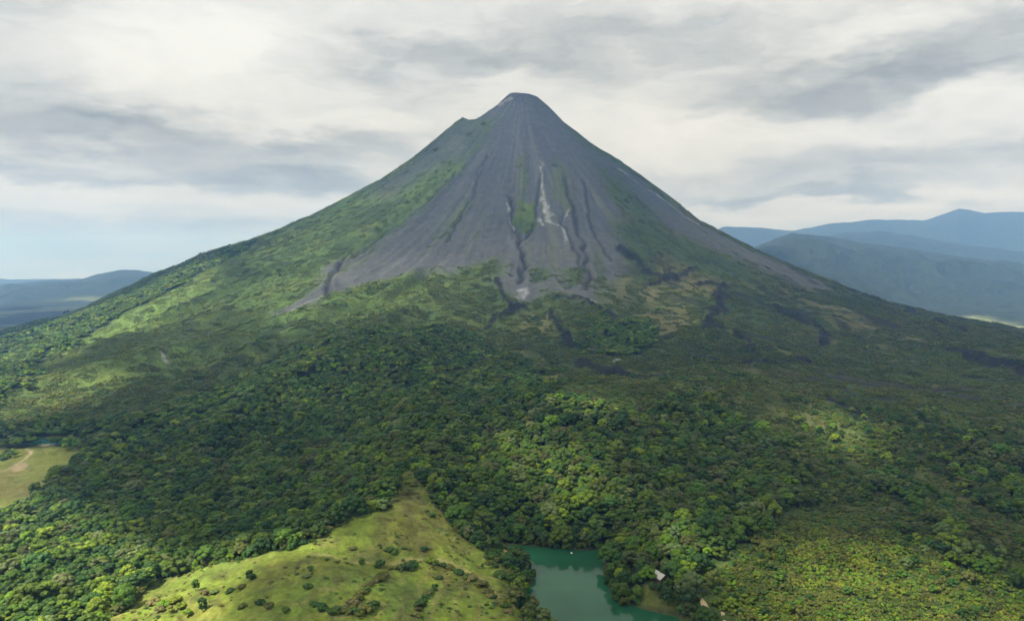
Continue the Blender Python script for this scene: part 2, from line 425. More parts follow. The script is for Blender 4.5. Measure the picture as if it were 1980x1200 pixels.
def cover(x, y):
    """weights 0..1 of what covers each point"""
    c = {}
    d = np.hypot(x, y)
    r = np.hypot(x - CX, y - CY)
    wx, wy = warp_xy(x, y, 60, 14, 1)
    vx, vy = warp_xy(x, y, 160, 36, 3)
    ash = 1 - sst(poly_sd(vx, vy, Z_ASH) + 30 * fbm(x, y, 55, 4, 2), -38, 34)
    ash = np.maximum(ash, 0.9 * (1 - sst(poly_sd(vx, vy, Z_ASH_R) + 25 * fbm(x, y, 55, 4, 4), -45, 40)))
    ash = np.maximum(ash, 0.75 * (1 - sst(poly_sd(vx, vy, Z_ASH_L) + 30 * fbm(x, y, 70, 4, 2), -60, 110)))
    ash = np.maximum(ash, 1 - sst(r, 170, 330))
    back = sst(y, CY + 40, CY + 200)
    ash = np.maximum(ash * (1 - back), back * (1 - sst(r + 130 * fbm(x, y, 300, 3, 2), 500, 900)))
    veg = np.zeros_like(x)
    for poly, w in VEG:
        veg = np.maximum(veg, w * (1 - sst(poly_sd(wx, wy, poly), -8, 8)))
    a = np.arctan2(x - CX, -(y - CY))
    streak = fbm(a * 42, r / 420.0, 1.0, 4, 3)
    veg = np.maximum(veg, 0.35 * sst(streak + 0.25 * fbm(x, y, 90, 3, 4), 0.12, 0.5) * sst(r, 350, 900))
    c['ash'] = ash * (1 - veg)
    c['past'] = 1 - sst(poly_sd(wx, wy, Z_PAST) + 3, -6, 4)
    c['field'] = 1 - sst(poly_sd(wx, wy, Z_FIELD), -6, 6)
    f = np.zeros_like(x)
    for k, poly in enumerate(Z_FOR):
        f = np.maximum(f, 1 - sst(poly_sd(vx, vy, poly) + 30 * fbm(x, y, 110, 3, 5), -25, 25))
    open_ = np.maximum(c['past'], c['field'])
    f = f * (1 - open_)
    lag = poly_sd(x, y, LAGOON)
    pond = poly_sd(x, y, POND)
    strip = 1 - sst(poly_sd(x, y, Z_STRIP), -3, 3)
    f = np.maximum(f, strip) * sst(lag, -1, 2) * sst(pond, 0, 4)
    clear = 1 - sst(poly_sd(x, y, Z_CLEAR), -2, 2)
    bank = 1 - sst(poly_sd(x, y, Z_BANK) + 2 * fbm(x, y, 8, 2, 1), -2, 2)
    yard = 1 - sst(poly_sd(wx, wy, Z_YARD), -4, 4)
    tr = np.minimum(seg_dist(x, y, TRACK), seg_dist(x, y, TRACK2))
    f = f * (1 - np.maximum(bank, clear)) * (1 - yard) * sst(tr, 2.5, 6)
    c.update(bank=bank, yard=yard, lag=lag, pond=pond, track=tr)
    lava = np.zeros_like(x)
    for pl, w in LAVA:
        lava = np.maximum(lava, 1 - sst(seg_dist(wx, wy, pl) / w + 0.7 * fbm(x, y, 40, 3, 6), 0.55, 1.0))
    right = sst(x, 150, 600) * sst(r, 900, 1300) * (1 - sst(r, 2500, 2900))
    flow = ridged(a * 16 + 0.6 * fbm(x, y, 180, 3, 2), r / 330.0, 1.0, 4, 5)
    lava = np.maximum(lava, 0.8 * right * sst(flow + 0.3 * fbm(x, y, 60, 3, 1), 0.42, 0.75))
    c['lava'] = lava * (1 - f)
    gul = np.zeros_like(x)
    for pl, w, dep in GULLY:
        gul = np.maximum(gul, np.exp(-(seg_dist(wx, wy, pl) / w) ** 2))
    c['gully'] = gul
    pale = np.zeros_like(x)
    for pl, w in PALE:
        pale = np.maximum(pale, 1 - sst(seg_dist(wx, wy, pl) / w + 0.5 * fbm(x, y, 18, 3, 3), 0.2, 1.0))
    c['pale'] = pale
    f = f * (1 - sst(pale, 0.2, 0.6))
    c['forest'] = f
    tan = np.zeros_like(x)
    for poly in Z_TAN:
        tan = np.maximum(tan, 1 - sst(poly_sd(vx, vy, poly), -25, 25))
    tan = np.maximum(tan, .6 * right * (1 - sst(r, 2000, 2250)) * sst(fbm(a * 14, r / 300.0, 1.0, 4, 1) + .4 * fbm(x, y, 70, 3, 6), .15, .45))
    c['tan'] = tan * (1 - f) * (1 - c['ash']) * (1 - c['lava'])
    c['left'] = (1 - sst(x, -500, 250)) * sst(y, 1200, 1700)
    c['r'], c['d'], c['a'], c['streak'] = r, d, a, streak
    return c


def carve(x, y, z):
    """gullies cut into the cone, low walls of lava beside the flows"""
    m = (y > 1200) & (np.abs(x) < 2500)
    if np.any(m):
        xs, ys = x[m], y[m]
        wx, wy = warp_xy(xs, ys, 60, 14, 1)
        dz_ = np.zeros_like(xs)
        for pl, w, dep in GULLY:
            s = seg_dist(wx, wy, pl)
            dz_ = dz_ - dep * np.exp(-(s / (w * 1.3)) ** 2) + 0.45 * dep * np.exp(-((s - 3 * w) / (1.5 * w)) ** 2)
        for pl, w in LAVA:
            s = seg_dist(wx, wy, pl)
            dz_ = dz_ + (6 + 7 * fbm(xs, ys, 17, 3, 4)) * (1 - sst(s / w, 0.7, 1.1))
        z = z.copy()
        z[m] += dz_
    return z


def ground_z(x, y):
    x, y = np.atleast_1d(np.asarray(x, float)), np.atleast_1d(np.asarray(y, float))
    return carve(x, y, h(x, y))


# ------------------------------------------------------------------ the ground sheet: fine in front, coarse elsewhere, out to the horizon
az_f = np.linspace(-R(44), R(44), 860)
az_b = np.linspace(R(44), R(316), 70)[1:-1]
AZ = np.concatenate([az_f, az_b])
step = [40.0]
while step[-1] < 27000:
    s = step[-1]
    step.append(s + (30 if s < 380 else (s * 0.0047 if s < 1100 else (s * 0.0038 if s < 4300 else (s * 0.008 if s < 13000 else s * 0.05)))))
RAD = np.array(step)
na, nr = len(AZ), len(RAD)
GA, GR = np.meshgrid(AZ, RAD)
GX, GY = GR * np.sin(GA), GR * np.cos(GA)
gx, gy = GX.ravel(), GY.ravel()
gz = ground_z(gx, gy)
cv = cover(gx, gy)


def mixc(a, b, t):
    return a + (np.asarray(b) - a) * t[:, None]


n1 = fbm(gx, gy, 45, 4, 2)
n2 = fbm(gx, gy, 210, 4, 5)
n3 = fbm(gx, gy, 14, 3, 6)
colr = np.tile(np.array([0.046, 0.074, 0.017]), (len(gx), 1))          # low scrub
colr = mixc(colr, (0.070, 0.096, 0.022), sst(n2 + 0.5 * n1, 0.0, 0.5))       # grassy scrub
leftside = (1 - sst(gx, -500, 250)) * sst(gy, 1200, 1700)
colr = mixc(colr, (0.080, 0.132, 0.030), 0.9 * leftside * sst(n1 + n2 + 0.5, 0, 0.6))
colr = mixc(colr, (0.125, 0.165, 0.035), 0.6 * leftside * sst(fbm(gx * .6 + gy * .8, gx * .8 - gy * .6, 120, 4, 6), 0.1, 0.4))
rightside = sst(gx, 50, 500) * (1 - sst(gx, 2200, 3500))
colr = mixc(colr, (0.082, 0.078, 0.034), 0.75 * rightside * sst(n2 - 0.4 * n1, -0.05, 0.35))
colr = mixc(colr, (0.115, 0.112, 0.044), .85 * cv['tan'])
colr = mixc(colr, (0.034, 0.056, 0.016), 0.6 * sst(-n2 + 0.6 * n1, 0.1, 0.5))
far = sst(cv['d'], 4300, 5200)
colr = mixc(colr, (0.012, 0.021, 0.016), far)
farm = far * sst(fbm(gx, gy, 700, 3, 1) + 0.15, 0.1, 0.35) * (1 - sst(gz, -75, -20))
colr = mixc(colr, (0.12, 0.145, 0.07), farm * .8)
ashc = np.tile(np.array([0.060, 0.068, 0.077]), (len(gx), 1))
ashc = mixc(ashc, (0.080, 0.084, 0.087), sst(cv['r'], 700, 1250))
ashc = mixc(ashc, (0.050, 0.056, 0.062), 0.6 * sst(n2 + .4, -.2, .5) * sst(-cv['streak'] + 0.3 * n1, 0.05, 0.5))
ashc = mixc(ashc, (0.115, 0.116, 0.118), 0.6 * sst(cv['streak'], 0.2, 0.55))
colr = colr * (1 - cv['ash'][:, None]) + ashc * cv['ash'][:, None]
colr = mixc(colr, (0.010, 0.010, 0.010), 0.95 * cv['lava'])
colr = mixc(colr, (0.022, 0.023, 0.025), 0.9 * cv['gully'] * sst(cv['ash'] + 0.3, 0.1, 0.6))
colr = mixc(colr, (0.25, 0.26, 0.27), 0.9 * cv['pale'] * (.55 + .45 * sst(n3, -.3, .3)))
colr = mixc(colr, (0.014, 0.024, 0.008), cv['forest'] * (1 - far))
past = np.tile(np.array([0.104, 0.140, 0.018]), (len(gx), 1))
past = mixc(past, (0.128, 0.122, 0.026), 0.6 * sst(fbm(gx, gy, 38, 4, 4), -0.05, 0.4))
past = mixc(past, (0.075, 0.110, 0.020), 0.8 * sst(fbm(gx, gy, 60, 4, 1), 0.05, 0.45))
ft = seg_dist(gx, gy, FENCE_TRACK)
past = mixc(past, (0.21, 0.19, 0.075), 0.8 * (1 - sst(ft + 1.2 * n3, 1.2, 3.2)))
wash = np.minimum(seg_dist(*warp_xy(gx, gy, 30, 9, 2), P_((800, 950), (790, 1000), (812, 1050), (825, 1085))), seg_dist(*warp_xy(gx, gy, 30, 9, 5), P_((740, 1000), (735, 1050), (700, 1085))))
past = mixc(past, (0.075, 0.062, 0.026), 0.5 * (1 - sst(wash + 3 * n3, 2, 9)))
tq = (gz + 1.6 * fbm(gx, gy, 30, 3, 2)) / 2.6
past = mixc(past, (0.150, 0.135, 0.045), .55 * sst(np.abs((tq - np.floor(tq)) * 2 - 1), .62, .9) * sst(fbm(gx, gy, 55, 3, 6), -.25, .2))
past = mixc(past, (0.070, 0.075, 0.024), 0.7 * sst(fbm(gx, gy, 16, 4, 7), 0.18, 0.5))
n4 = fbm(gx, gy, 5.5, 3, 4)
past = past * (1 + 0.34 * n3[:, None] + 0.34 * n4[:, None])
colr = colr * (1 - cv['past'][:, None]) + past * cv['past'][:, None]
fld = np.tile(np.array([0.120, 0.135, 0.030]), (len(gx), 1))
fld = mixc(fld, (0.15, 0.13, 0.045), 0.6 * sst(fbm(gx, gy, 60, 3, 3), 0, 0.4))
rd = seg_dist(gx, gy, ROAD[0])
fld = mixc(fld, (0.27, 0.225, 0.14), 1 - sst(rd + n3, .8, 2.6))
fld = mixc(fld, (0.25, 0.195, 0.12), .8 - .8 * sst(poly_sd(gx, gy, BARE) + 2 * n3, -1, 1.5))
colr = colr * (1 - cv['field'][:, None]) + fld * cv['field'][:, None]
colr = mixc(colr, (0.25, 0.14, 0.065), cv['bank'])
colr = mixc(colr, (0.36, 0.29, 0.13), cv['bank'] * (1 - sst(cv['lag'], 5, 9)))
colr = mixc(colr, (0.085, 0.100, 0.022), cv['yard'])
colr = mixc(colr, (0.045, 0.05, 0.02), (1 - sst(np.abs(cv['lag']), 1, 4)) * 0.8)
colr = mixc(colr, (0.20, 0.17, 0.09), (1 - sst(cv['pond'], 3, 14)) * (1 - sst(gy, 1150, 1300)) * sst(fbm(gx, gy, 20, 2, 2), -0.3, 0.2) * sst(gy, 1020, 1060))
colr = np.clip(colr * (1 + 0.10 * n3[:, None]), 0.004, 0.6)

# a raw relief of brush and low growth where the ground is neither ash nor mown
rough_amt = np.clip(1 - cv['ash'] - cv['past'] - cv['field'], 0, 1) * (1 - sst(cv['d'], 3800, 5000)) * sst(cv['lag'], 0, 6) * sst(cv['pond'], 0, 6)
gz = gz + rough_amt * 1.6 * fbm(gx, gy, 9, 2, 3)

gz = gz + cv['past'] * (4.6 * ridged(gx * .8 + gy * .6, (gy * .8 - gx * .6) * .5, 42, 4, 3) + TERR(gx, gy, gz) + .5 * fbm(gx, gy, 7, 2, 5)) * sst(gy, 420, 470)
verts = np.stack([gx, gy, gz], -1)
ii, jj = np.meshgrid(np.arange(nr - 1), np.arange(na), indexing='ij')
j2 = (jj + 1) % na
quads = np.stack([ii * na + jj, ii * na + j2, (ii + 1) * na + j2, (ii + 1) * na + jj], -1).reshape(-1, 4)[:, ::-1]
fn = np.cross(verts[quads[:, 2]] - verts[quads[:, 0]], verts[quads[:, 3]] - verts[quads[:, 1]])
if fn[:, 2].mean() < 0:
    quads = quads[:, ::-1]
    fn = -fn
vnrm = np.zeros_like(verts)
for k in range(4):
    for ax in range(3):
        vnrm[:, ax] += np.bincount(quads[:, k], fn[:, ax], len(verts))
vnrm /= np.linalg.norm(vnrm, axis=1, keepdims=True)


def ground_material(name, bump_scale, bump_h, mott):
    m = bpy.data.materials.new(name)
    m.use_nodes = True
    t = NT(m.node_tree)
    b = m.node_tree.nodes['Principled BSDF']
    at = t.n('ShaderNodeAttribute', attribute_name='ground_colour')
    geo = t.n('ShaderNodeNewGeometry')
    pos = geo.outputs['Position']
    a = t.noise(pos, bump_scale, 5, 0.62)
    b2 = t.noise(pos, bump_scale * 4.3, 3, 0.6)
    f = t.math('ADD', t.ramp(a, 0.25, 0.75, 1 - mott, 1 + mott, False), t.ramp(b2, 0.3, 0.7, -mott * .5, mott * .5, False))
    cc = t.vec('SCALE', at.outputs['Color'], f)
    t.put(b.inputs['Base Color'], cc)
    b.inputs['Roughness'].default_value = 0.9
    b.inputs['Specular IOR Level'].default_value = 0.15
    bp = t.n('ShaderNodeBump')
    bp.inputs['Strength'].default_value = 0.8
    bp.inputs['Distance'].default_value = bump_h
    t.put(bp.inputs['Height'], t.math('ADD', a, t.math('MULTIPLY', b2, 0.35)))
    t.put(b.inputs['Normal'], bp.outputs[0])
    return m


M_SLOPE = ground_material("volcanic_slope", 0.045, 7.0, 0.30)
M_PAST = ground_material("pasture_grass", 0.28, 1.8, 0.38)
M_GROUND = ground_material("forest_floor", 0.09, 4.0, 0.35)
M_HILL = ground_material("hazy_hill", 0.011, 40.0, 0.5)

fc = verts[quads].mean(1)
fcd = np.hypot(fc[:, 0], fc[:, 1])
fcr = np.hypot(fc[:, 0] - CX, fc[:, 1] - CY)
fpast = (cv['past'][quads].mean(1) > 0.5)
cls = np.full(len(quads), 1)
cls[fcr < 2150] = 0
cls[(fcd > 5000) & (fcr > 2150)] = 3
cls[fpast] = 2


def sub_mesh(name, mask, mat):
    q = quads[mask]
    used, inv = np.unique(q, return_inverse=True)
    me = bpy.data.meshes.new(name)
    nq = len(q)
    me.vertices.add(len(used))
    me.vertices.foreach_set('co', verts[used].astype(np.float32).ravel())
    me.loops.add(nq * 4)
    me.loops.foreach_set('vertex_index', inv.astype(np.int32).ravel())
    me.polygons.add(nq)
    me.polygons.foreach_set('loop_start', np.arange(nq, dtype=np.int32) * 4)
    me.polygons.foreach_set('use_smooth', np.ones(nq, bool))
    me.update(calc_edges=True)
    at = me.color_attributes.new('ground_colour', 'FLOAT_COLOR', 'POINT')
    at.data.foreach_set('color', np.concatenate([colr[used], np.ones((len(used), 1))], 1).astype(np.float32).ravel())
    me.normals_split_custom_set_from_vertices(vnrm[used].astype(np.float32))
    me.materials.append(mat)
    o = bpy.data.objects.new(name, me)
    COL.objects.link(o)
    o['kind'] = 'structure'
    return o


sub_mesh('volcano_mountain', cls == 0, M_SLOPE)['label'] = 'steep dark volcano cone with bare ash slopes and green flanks'
sub_mesh('ground', cls == 1, M_GROUND)['label'] = 'dark forest and scrub ground around the foot of the volcano'
sub_mesh('pasture', cls == 2, M_PAST)['label'] = 'yellow-green grazed hill reaching up between the forest'
sub_mesh('hills', cls == 3, M_HILL)['label'] = 'blue hazy ranges and lowland beyond the volcano'


# ------------------------------------------------------------------ helpers for meshes
def mesh_obj(name, V, F, mats, parent=None, smooth=False, midx=None, link=True):
    me = bpy.data.meshes.new(name)
    me.from_pydata([tuple(v) for v in V], [], [tuple(int(i) for i in f) for f in F])
    for m in (mats if isinstance(mats, (list, tuple)) else [mats]):
        me.materials.append(m)
    if midx is not None:
        me.polygons.foreach_set('material_index', np.asarray(midx, np.int32))
    if smooth:
        me.polygons.foreach_set('use_smooth', np.ones(len(me.polygons), bool))
    me.update()
    o = bpy.data.objects.new(name, me)
    if link:
        COL.objects.link(o)
    if parent is not None:
        o.parent = parent
    return o


def tag(o, label=None, cat=None, group=None, kind=None):
    for k, v in (('label', label), ('category', cat), ('group', group), ('kind', kind)):
        if v:
            o[k] = v
    return o


def empty(name, loc, rz=0.0):
    o = bpy.data.objects.new(name, None)
    o.empty_display_size = 1
    COL.objects.link(o)
    o.location = loc
    o.rotation_euler = (0, 0, rz)
    return o


def plain(name, colour, rough=0.7, spec=0.3, var=0.25, scale=2.0):
    m = bpy.data.materials.new(name)
    m.use_nodes = True
    t = NT(m.node_tree)
    b = m.node_tree.nodes['Principled BSDF']
    tcn = t.n('ShaderNodeTexCoord')
    f = t.ramp(t.noise(tcn.outputs['Object'], scale, 4, 0.6), 0.25, 0.75, 1 - var, 1 + var, False)
    t.put(b.inputs['Base Color'], t.vec('SCALE', colour, f))
    b.inputs['Roughness'].default_value = rough
    b.inputs['Specular IOR Level'].default_value = spec
    return m


# ------------------------------------------------------------------ water
def water_material(name, deep, bump):
    m = bpy.data.materials.new(name)
    m.use_nodes = True
    t = NT(m.node_tree)
    b = m.node_tree.nodes['Principled BSDF']
    geo = t.n('ShaderNodeNewGeometry')
    a = t.noise(geo.outputs['Position'], 0.02, 3, 0.5)
    t.put(b.inputs['Base Color'], t.mix(t.ramp(a, 0.3, 0.7), tuple(np.array(deep) * 0.8) + (1,), tuple(np.array(deep) * 1.2) + (1,)))
    b.inputs['Roughness'].default_value = 0.08
    b.inputs['IOR'].default_value = 1.33
    b.inputs['Specular IOR Level'].default_value = 0.22
    bp = t.n('ShaderNodeBump')
    bp.inputs['Strength'].default_value = bump
    bp.inputs['Distance'].default_value = 0.4
    t.put(bp.inputs['Height'], t.noise(geo.outputs['Position'], 0.5, 4, 0.6))
    t.put(b.inputs['Normal'], bp.outputs[0])
    return m


def water_sheet(name, poly, z, mat, label, grow=22):
    c = np.mean(poly, axis=0)
    P = []
    for p in poly:
        v = np.array(p) - c
        P.append(tuple(c + v * (1 + grow / max(np.linalg.norm(v), 1))) + (z,))
    o = mesh_obj(name, P, [tuple(range(len(P)))], mat)
    o['kind'] = 'structure'
    o['label'] = label
    return o


water_sheet('lagoon_water', LAGOON, 0.0, water_material('lagoon_green', (0.016, 0.080, 0.037), 0.02), 'deep green lagoon between the pasture and the wooded point')
water_sheet('pond_water', POND, POND_Z, water_material('pond_teal', (0.02, 0.085, 0.075), 0.05), 'narrow teal pond behind a row of trees at the left', 8)

# ------------------------------------------------------------------ foliage


def leaf_material(name, base, warm, var=0.35):
    m = bpy.data.materials.new(name)
    m.use_nodes = True
    t = NT(m.node_tree)
    b = m.node_tree.nodes['Principled BSDF']
    out = m.node_tree.nodes['Material Output']
    oi = t.n('ShaderNodeObjectInfo')
    geo = t.n('ShaderNodeNewGeometry')
    rnd = oi.outputs['Random']
    patch = t.noise(oi.outputs['Location'], 0.012, 3, 0.5)
    fine = t.noise(geo.outputs['Position'], 0.45, 3, 0.6)
    c = t.mix(t.ramp(t.math('ADD', t.math('MULTIPLY', rnd, 0.6), t.math('MULTIPLY', patch, 0.6)), 0.35, 0.85), base + (1,), warm + (1,))
    r2 = t.math('FRACT', t.math('MULTIPLY', rnd, 17.37))
    f = t.math('MULTIPLY', t.ramp(r2, 0, 1, 1 - var, 1 + var, False), t.ramp(fine, 0.3, 0.7, 0.7, 1.3, False))
    cc = t.vec('SCALE', c, f)
    t.put(b.inputs['Base Color'], cc)
    b.inputs['Roughness'].default_value = 0.6
    b.inputs['Specular IOR Level'].default_value = 0.25
    tr = t.n('ShaderNodeBsdfTranslucent')
    t.put(tr.inputs['Color'], t.vec('MULTIPLY', cc, (1.25, 1.15, 0.6)))
    mx = t.n('ShaderNodeMixShader')
    mx.inputs[0].default_value = 0.32
    m.node_tree.links.new(b.outputs[0], mx.inputs[1])
    m.node_tree.links.new(tr.outputs[0], mx.inputs[2])
    m.node_tree.links.new(mx.outputs[0], out.inputs['Surface'])
    return m


LEAF = {
    'mid': leaf_material('leaf_mid_green', (0.056, 0.122, 0.012), (0.088, 0.138, 0.012)),
    'dark': leaf_material('leaf_dark_green', (0.030, 0.080, 0.014), (0.050, 0.098, 0.012)),
    'lime': leaf_material('leaf_lime_green', (0.100, 0.185, 0.010), (0.145, 0.200, 0.014)),
    'olive': leaf_material('leaf_olive_green', (0.068, 0.098, 0.020), (0.092, 0.104, 0.024)),
    'pale': leaf_material('leaf_pale_green', (0.100, 0.155, 0.045), (0.140, 0.170, 0.055)),
    'brush': leaf_material('leaf_brush', (0.080, 0.104, 0.016), (0.110, 0.116, 0.022)),
    'gold': leaf_material('leaf_yellow_green', (0.120, 0.165, 0.014), (0.165, 0.180, 0.020), .2),
    'dry': leaf_material('leaf_dry_brush', (0.118, 0.112, 0.038), (0.145, 0.130, 0.046)),
}
M_BARK = plain('grey_brown_bark', (0.07, 0.06, 0.045), 0.9, 0.1, 0.4, 3.0)

t_ = (1 + 5 ** 0.5) / 2
ICO_V = np.array([(-1, t_, 0), (1, t_, 0), (-1, -t_, 0), (1, -t_, 0), (0, -1, t_), (0, 1, t_), (0, -1, -t_), (0, 1, -t_), (t_, 0, -1), (t_, 0, 1), (-t_, 0, -1), (-t_, 0, 1)], float)
ICO_V /= np.linalg.norm(ICO_V[0])
ICO_F = [(0, 11, 5), (0, 5, 1), (0, 1, 7), (0, 7, 10), (0, 10, 11), (1, 5, 9), (5, 11, 4), (11, 10, 2), (10, 7, 6), (7, 1, 8), (3, 9, 4), (3, 4, 2), (3, 2, 6), (3, 6, 8), (3, 8, 9), (4, 9, 5), (2, 4, 11), (6, 2, 10), (8, 6, 7), (9, 8, 1)]


def ico2():
    V, F, cache = [tuple(v) for v in ICO_V], [], {}

    def midp(a, b):
        k = (min(a, b), max(a, b))
        if k not in cache:
            m = np.array(V[a]) + np.array(V[b])
            V.append(tuple(m / np.linalg.norm(m)))
            cache[k] = len(V) - 1
        return cache[k]
    for a, b, c in ICO_F:
        x, y, z = midp(a, b), midp(b, c), midp(c, a)
        F += [(a, x, z), (b, y, x), (c, z, y), (x, y, z)]
    return np.array(V), F


I2V, I2F = ico2()


def crown_mesh(rs, lobes, leaves=34, leaf=1.1, fine=True):
    """a crown of leafy clumps: lobes = [(centre, radii)]"""
    V, F = [], []
    for c, rad in lobes:
        c, rad = np.array(c), np.array(rad)
        bv, bf = (I2V, I2F) if fine else (ICO_V, ICO_F)
        off = len(V)
        jit = 1 + rs.normal(0, 0.13, (len(bv), 1))
        pts = bv * jit * rad * 0.92 + c
        V += [tuple(p) for p in pts]
        F += [tuple(i + off for i in f) for f in bf]
        for _ in range(leaves):
            n = rs.normal(0, 1, 3)
            n[2] = abs(n[2]) * 0.9 - 0.15
            n /= np.linalg.norm(n)
            p = c + n * rad * rs.uniform(0.9, 1.16)
            t1 = np.cross(n, rs.normal(0, 1, 3))
            t1 /= np.linalg.norm(t1)
            t2 = np.cross(n, t1) + 0.45 * rs.normal(0, 1) * n
            s = leaf * rs.uniform(0.55, 1.25)
            b = len(V)
            V += [tuple(p - t1 * s * .5), tuple(p + t2 * s * .32), tuple(p + t1 * s * .6), tuple(p - t2 * s * .32)]
            F.append((b, b + 1, b + 2, b + 3))
    return V, F


def limb(V, F, p0, p1, r0, r1, n=6):
    p0, p1 = np.array(p0, float), np.array(p1, float)
    d = p1 - p0
    a = np.cross(d, (0.3, 1, 0.2))
    a /= np.linalg.norm(a)
    b = np.cross(d, a)
    b /= np.linalg.norm(b)
    off = len(V)
    for p, r in ((p0, r0), (p1, r1)):
        for k in range(n):
            an = 2 * math.pi * k / n
            V.append(tuple(p + (a * math.cos(an) + b * math.sin(an)) * r))
    for k in range(n):
        F.append((off + k, off + (k + 1) % n, off + n + (k + 1) % n, off + n + k))


def make_shape(kind, seed):
    rs = np.random.default_rng(seed)
    lobes, TV, TF = [], [], []
    if kind == 'dome':                       # broad umbrella crown
        H, Wd = rs.uniform(10.5, 13), rs.uniform(5.6, 7.2)
        for k in range(17):
            an = k * 2.4 + rs.uniform(-.4, .4)
            q = math.sqrt((k + .3) / 17)
            rr = Wd * q * 0.92
            zz = H - 6.4 * q ** 2.1 + rs.uniform(-.8, .8)
            s = rs.uniform(1.7, 2.7)
            lobes.append(((rr * math.cos(an), rr * math.sin(an), zz), (s, s, s * .72)))
        trunk_h = H - 4.5
    elif kind == 'round':                    # tall rounded crown
        H, Wd = rs.uniform(11.5, 14), rs.uniform(4.2, 5.2)
        for k in range(19):
            n = rs.normal(0, 1, 3)
            n[2] = n[2] * 1.0 + 0.15
            n /= np.linalg.norm(n)
            s = rs.uniform(1.6, 2.4)
            lobes.append(((n[0] * Wd * .8, n[1] * Wd * .8, H - 6.2 + n[2] * 4.6), (s, s, s * .85)))
        trunk_h = H - 6
    elif kind == 'loose':                    # ragged crown of separate clumps with gaps
        H, Wd = rs.uniform(10.5, 13.5), rs.uniform(4.8, 6.4)
        for k in range(15):
            an = rs.uniform(0, 6.28)
            rr = Wd * math.sqrt(rs.uniform(0.02, 1))
            s = rs.uniform(1.3, 2.3)
            lobes.append(((rr * math.cos(an), rr * math.sin(an), H - rs.uniform(0.5, 7.5) - 1.5 * (rr / Wd) ** 2), (s * 1.2, s * 1.2, s * .6)))
        trunk_h = H - 5
    elif kind == 'narrow':                   # slim pointed
        H = rs.uniform(10, 12)
        for k in range(13):
            f = k / 12
            rr = (1 - f) * 1.7 + .15
            an = k * 2.4
            s = 1.0 + (1 - f) * 0.9
            lobes.append(((rr * math.cos(an), rr * math.sin(an), 1.6 + f * (H - 2.2)), (s, s, s * .95)))
        trunk_h = H * .6
    elif kind == 'bush':                     # low rounded shrub, leafy to the ground
        H = rs.uniform(3.0, 3.8)
        for k in range(9):
            an = rs.uniform(0, 6.28)
            rr = 2.3 * math.sqrt(rs.uniform(0, 1))
            s = rs.uniform(.9, 1.4)
            lobes.append(((rr * math.cos(an), rr * math.sin(an), max(.5, H - s - .28 * rr * rr * rs.uniform(.6, 1.2))), (s, s, s * .85)))
        trunk_h = H * .5
    limb(TV, TF, (0, 0, -1.5), (0.2, 0.1, trunk_h * .6), .38, .28, 7)
    limb(TV, TF, (0.2, 0.1, trunk_h * .6), (0, 0.1, trunk_h + 1), .28, .16, 6)
    for k in range(5):
        c = lobes[(k * 3) % len(lobes)][0]
        limb(TV, TF, (0.1, 0.1, trunk_h * rs.uniform(.55, .8)), (c[0] * .85, c[1] * .85, c[2] - .5), .17, .06, 5)
    CV, CF = crown_mesh(rs, lobes, leaf=.6 if kind == 'bush' else 1.1)
    return CV, CF, TV, TF


SHAPES = [('dome', 1), ('dome', 2), ('round', 3), ('loose', 4), ('round', 5), ('loose', 6), ('dome', 7), ('narrow', 8), ('bush', 9), ('bush', 10), ('bush', 11)]
SHAPE_DATA = [make_shape(*s) for s in SHAPES]
COLOURS = ['mid', 'dark', 'lime', 'olive', 'pale']
ALL_COLOURS = COLOURS + ['brush', 'gold', 'dry']
crown_me, trunk_me = {}, {}
for si, (CV, CF, TV, TF) in enumerate(SHAPE_DATA):
    me = bpy.data.meshes.new('trunk')
    me.from_pydata(TV, [], TF)
    me.materials.append(M_BARK)
    trunk_me[si] = me
    for cn in ALL_COLOURS:
        me = bpy.data.meshes.new('crown')
        me.from_pydata(CV, [], CF)
        me.materials.append(LEAF[cn])
        crown_me[si, cn] = me


def hidden_collection(name):
    return bpy.data.collections.new(name)


# single trees for the forest mass
FOREST_SRC = hidden_collection('forest_sources')
FOREST_VARIANTS = []
for cn in COLOURS:
    for si in range(7):
        CV, CF, TV, TF = SHAPE_DATA[si]
        n0 = len(CV)
        V = list(CV) + list(TV)
        F = list(CF) + [tuple(i + n0 for i in f) for f in TF]
        o = mesh_obj('canopy_%03d' % len(FOREST_VARIANTS), V, F, [LEAF[cn], M_BARK], midx=[0] * len(CF) + [1] * len(TF), link=False)
        FOREST_SRC.objects.link(o)
        FOREST_VARIANTS.append((cn, si))
NVAR = len(FOREST_VARIANTS)


def patch_source(coll, idx, seed, size, items, mats, leafq):
    """a patch of small crowns a few tens of metres across; items = list of (x, y, radius, height, material index)"""
    rs = np.random.default_rng(seed)
    V, F, MI = [], [], []
    for x, y, r_, hh, mi in items:
        lobes = []
        nl = 5
        for k in range(nl):
            an = rs.uniform(0, 6.28)
            q = r_ * .55 * math.sqrt(rs.uniform(0, 1))
            s = r_ * rs.uniform(.45, .65)
            lobes.append(((x + q * math.cos(an), y + q * math.sin(an), hh - s * .7 - q * .5 + rs.uniform(-.3, .3)), (s, s, s * .8)))
        cv_, cf_ = crown_mesh(rs, lobes, leafq, r_ * .34, fine=False)
        off = len(V)
        V += cv_
        F += [tuple(i + off for i in f) for f in cf_]
        MI += [mi] * len(cf_)
    o = mesh_obj('patch_%03d' % idx, V, F, mats, midx=MI, link=False)
    coll.objects.link(o)


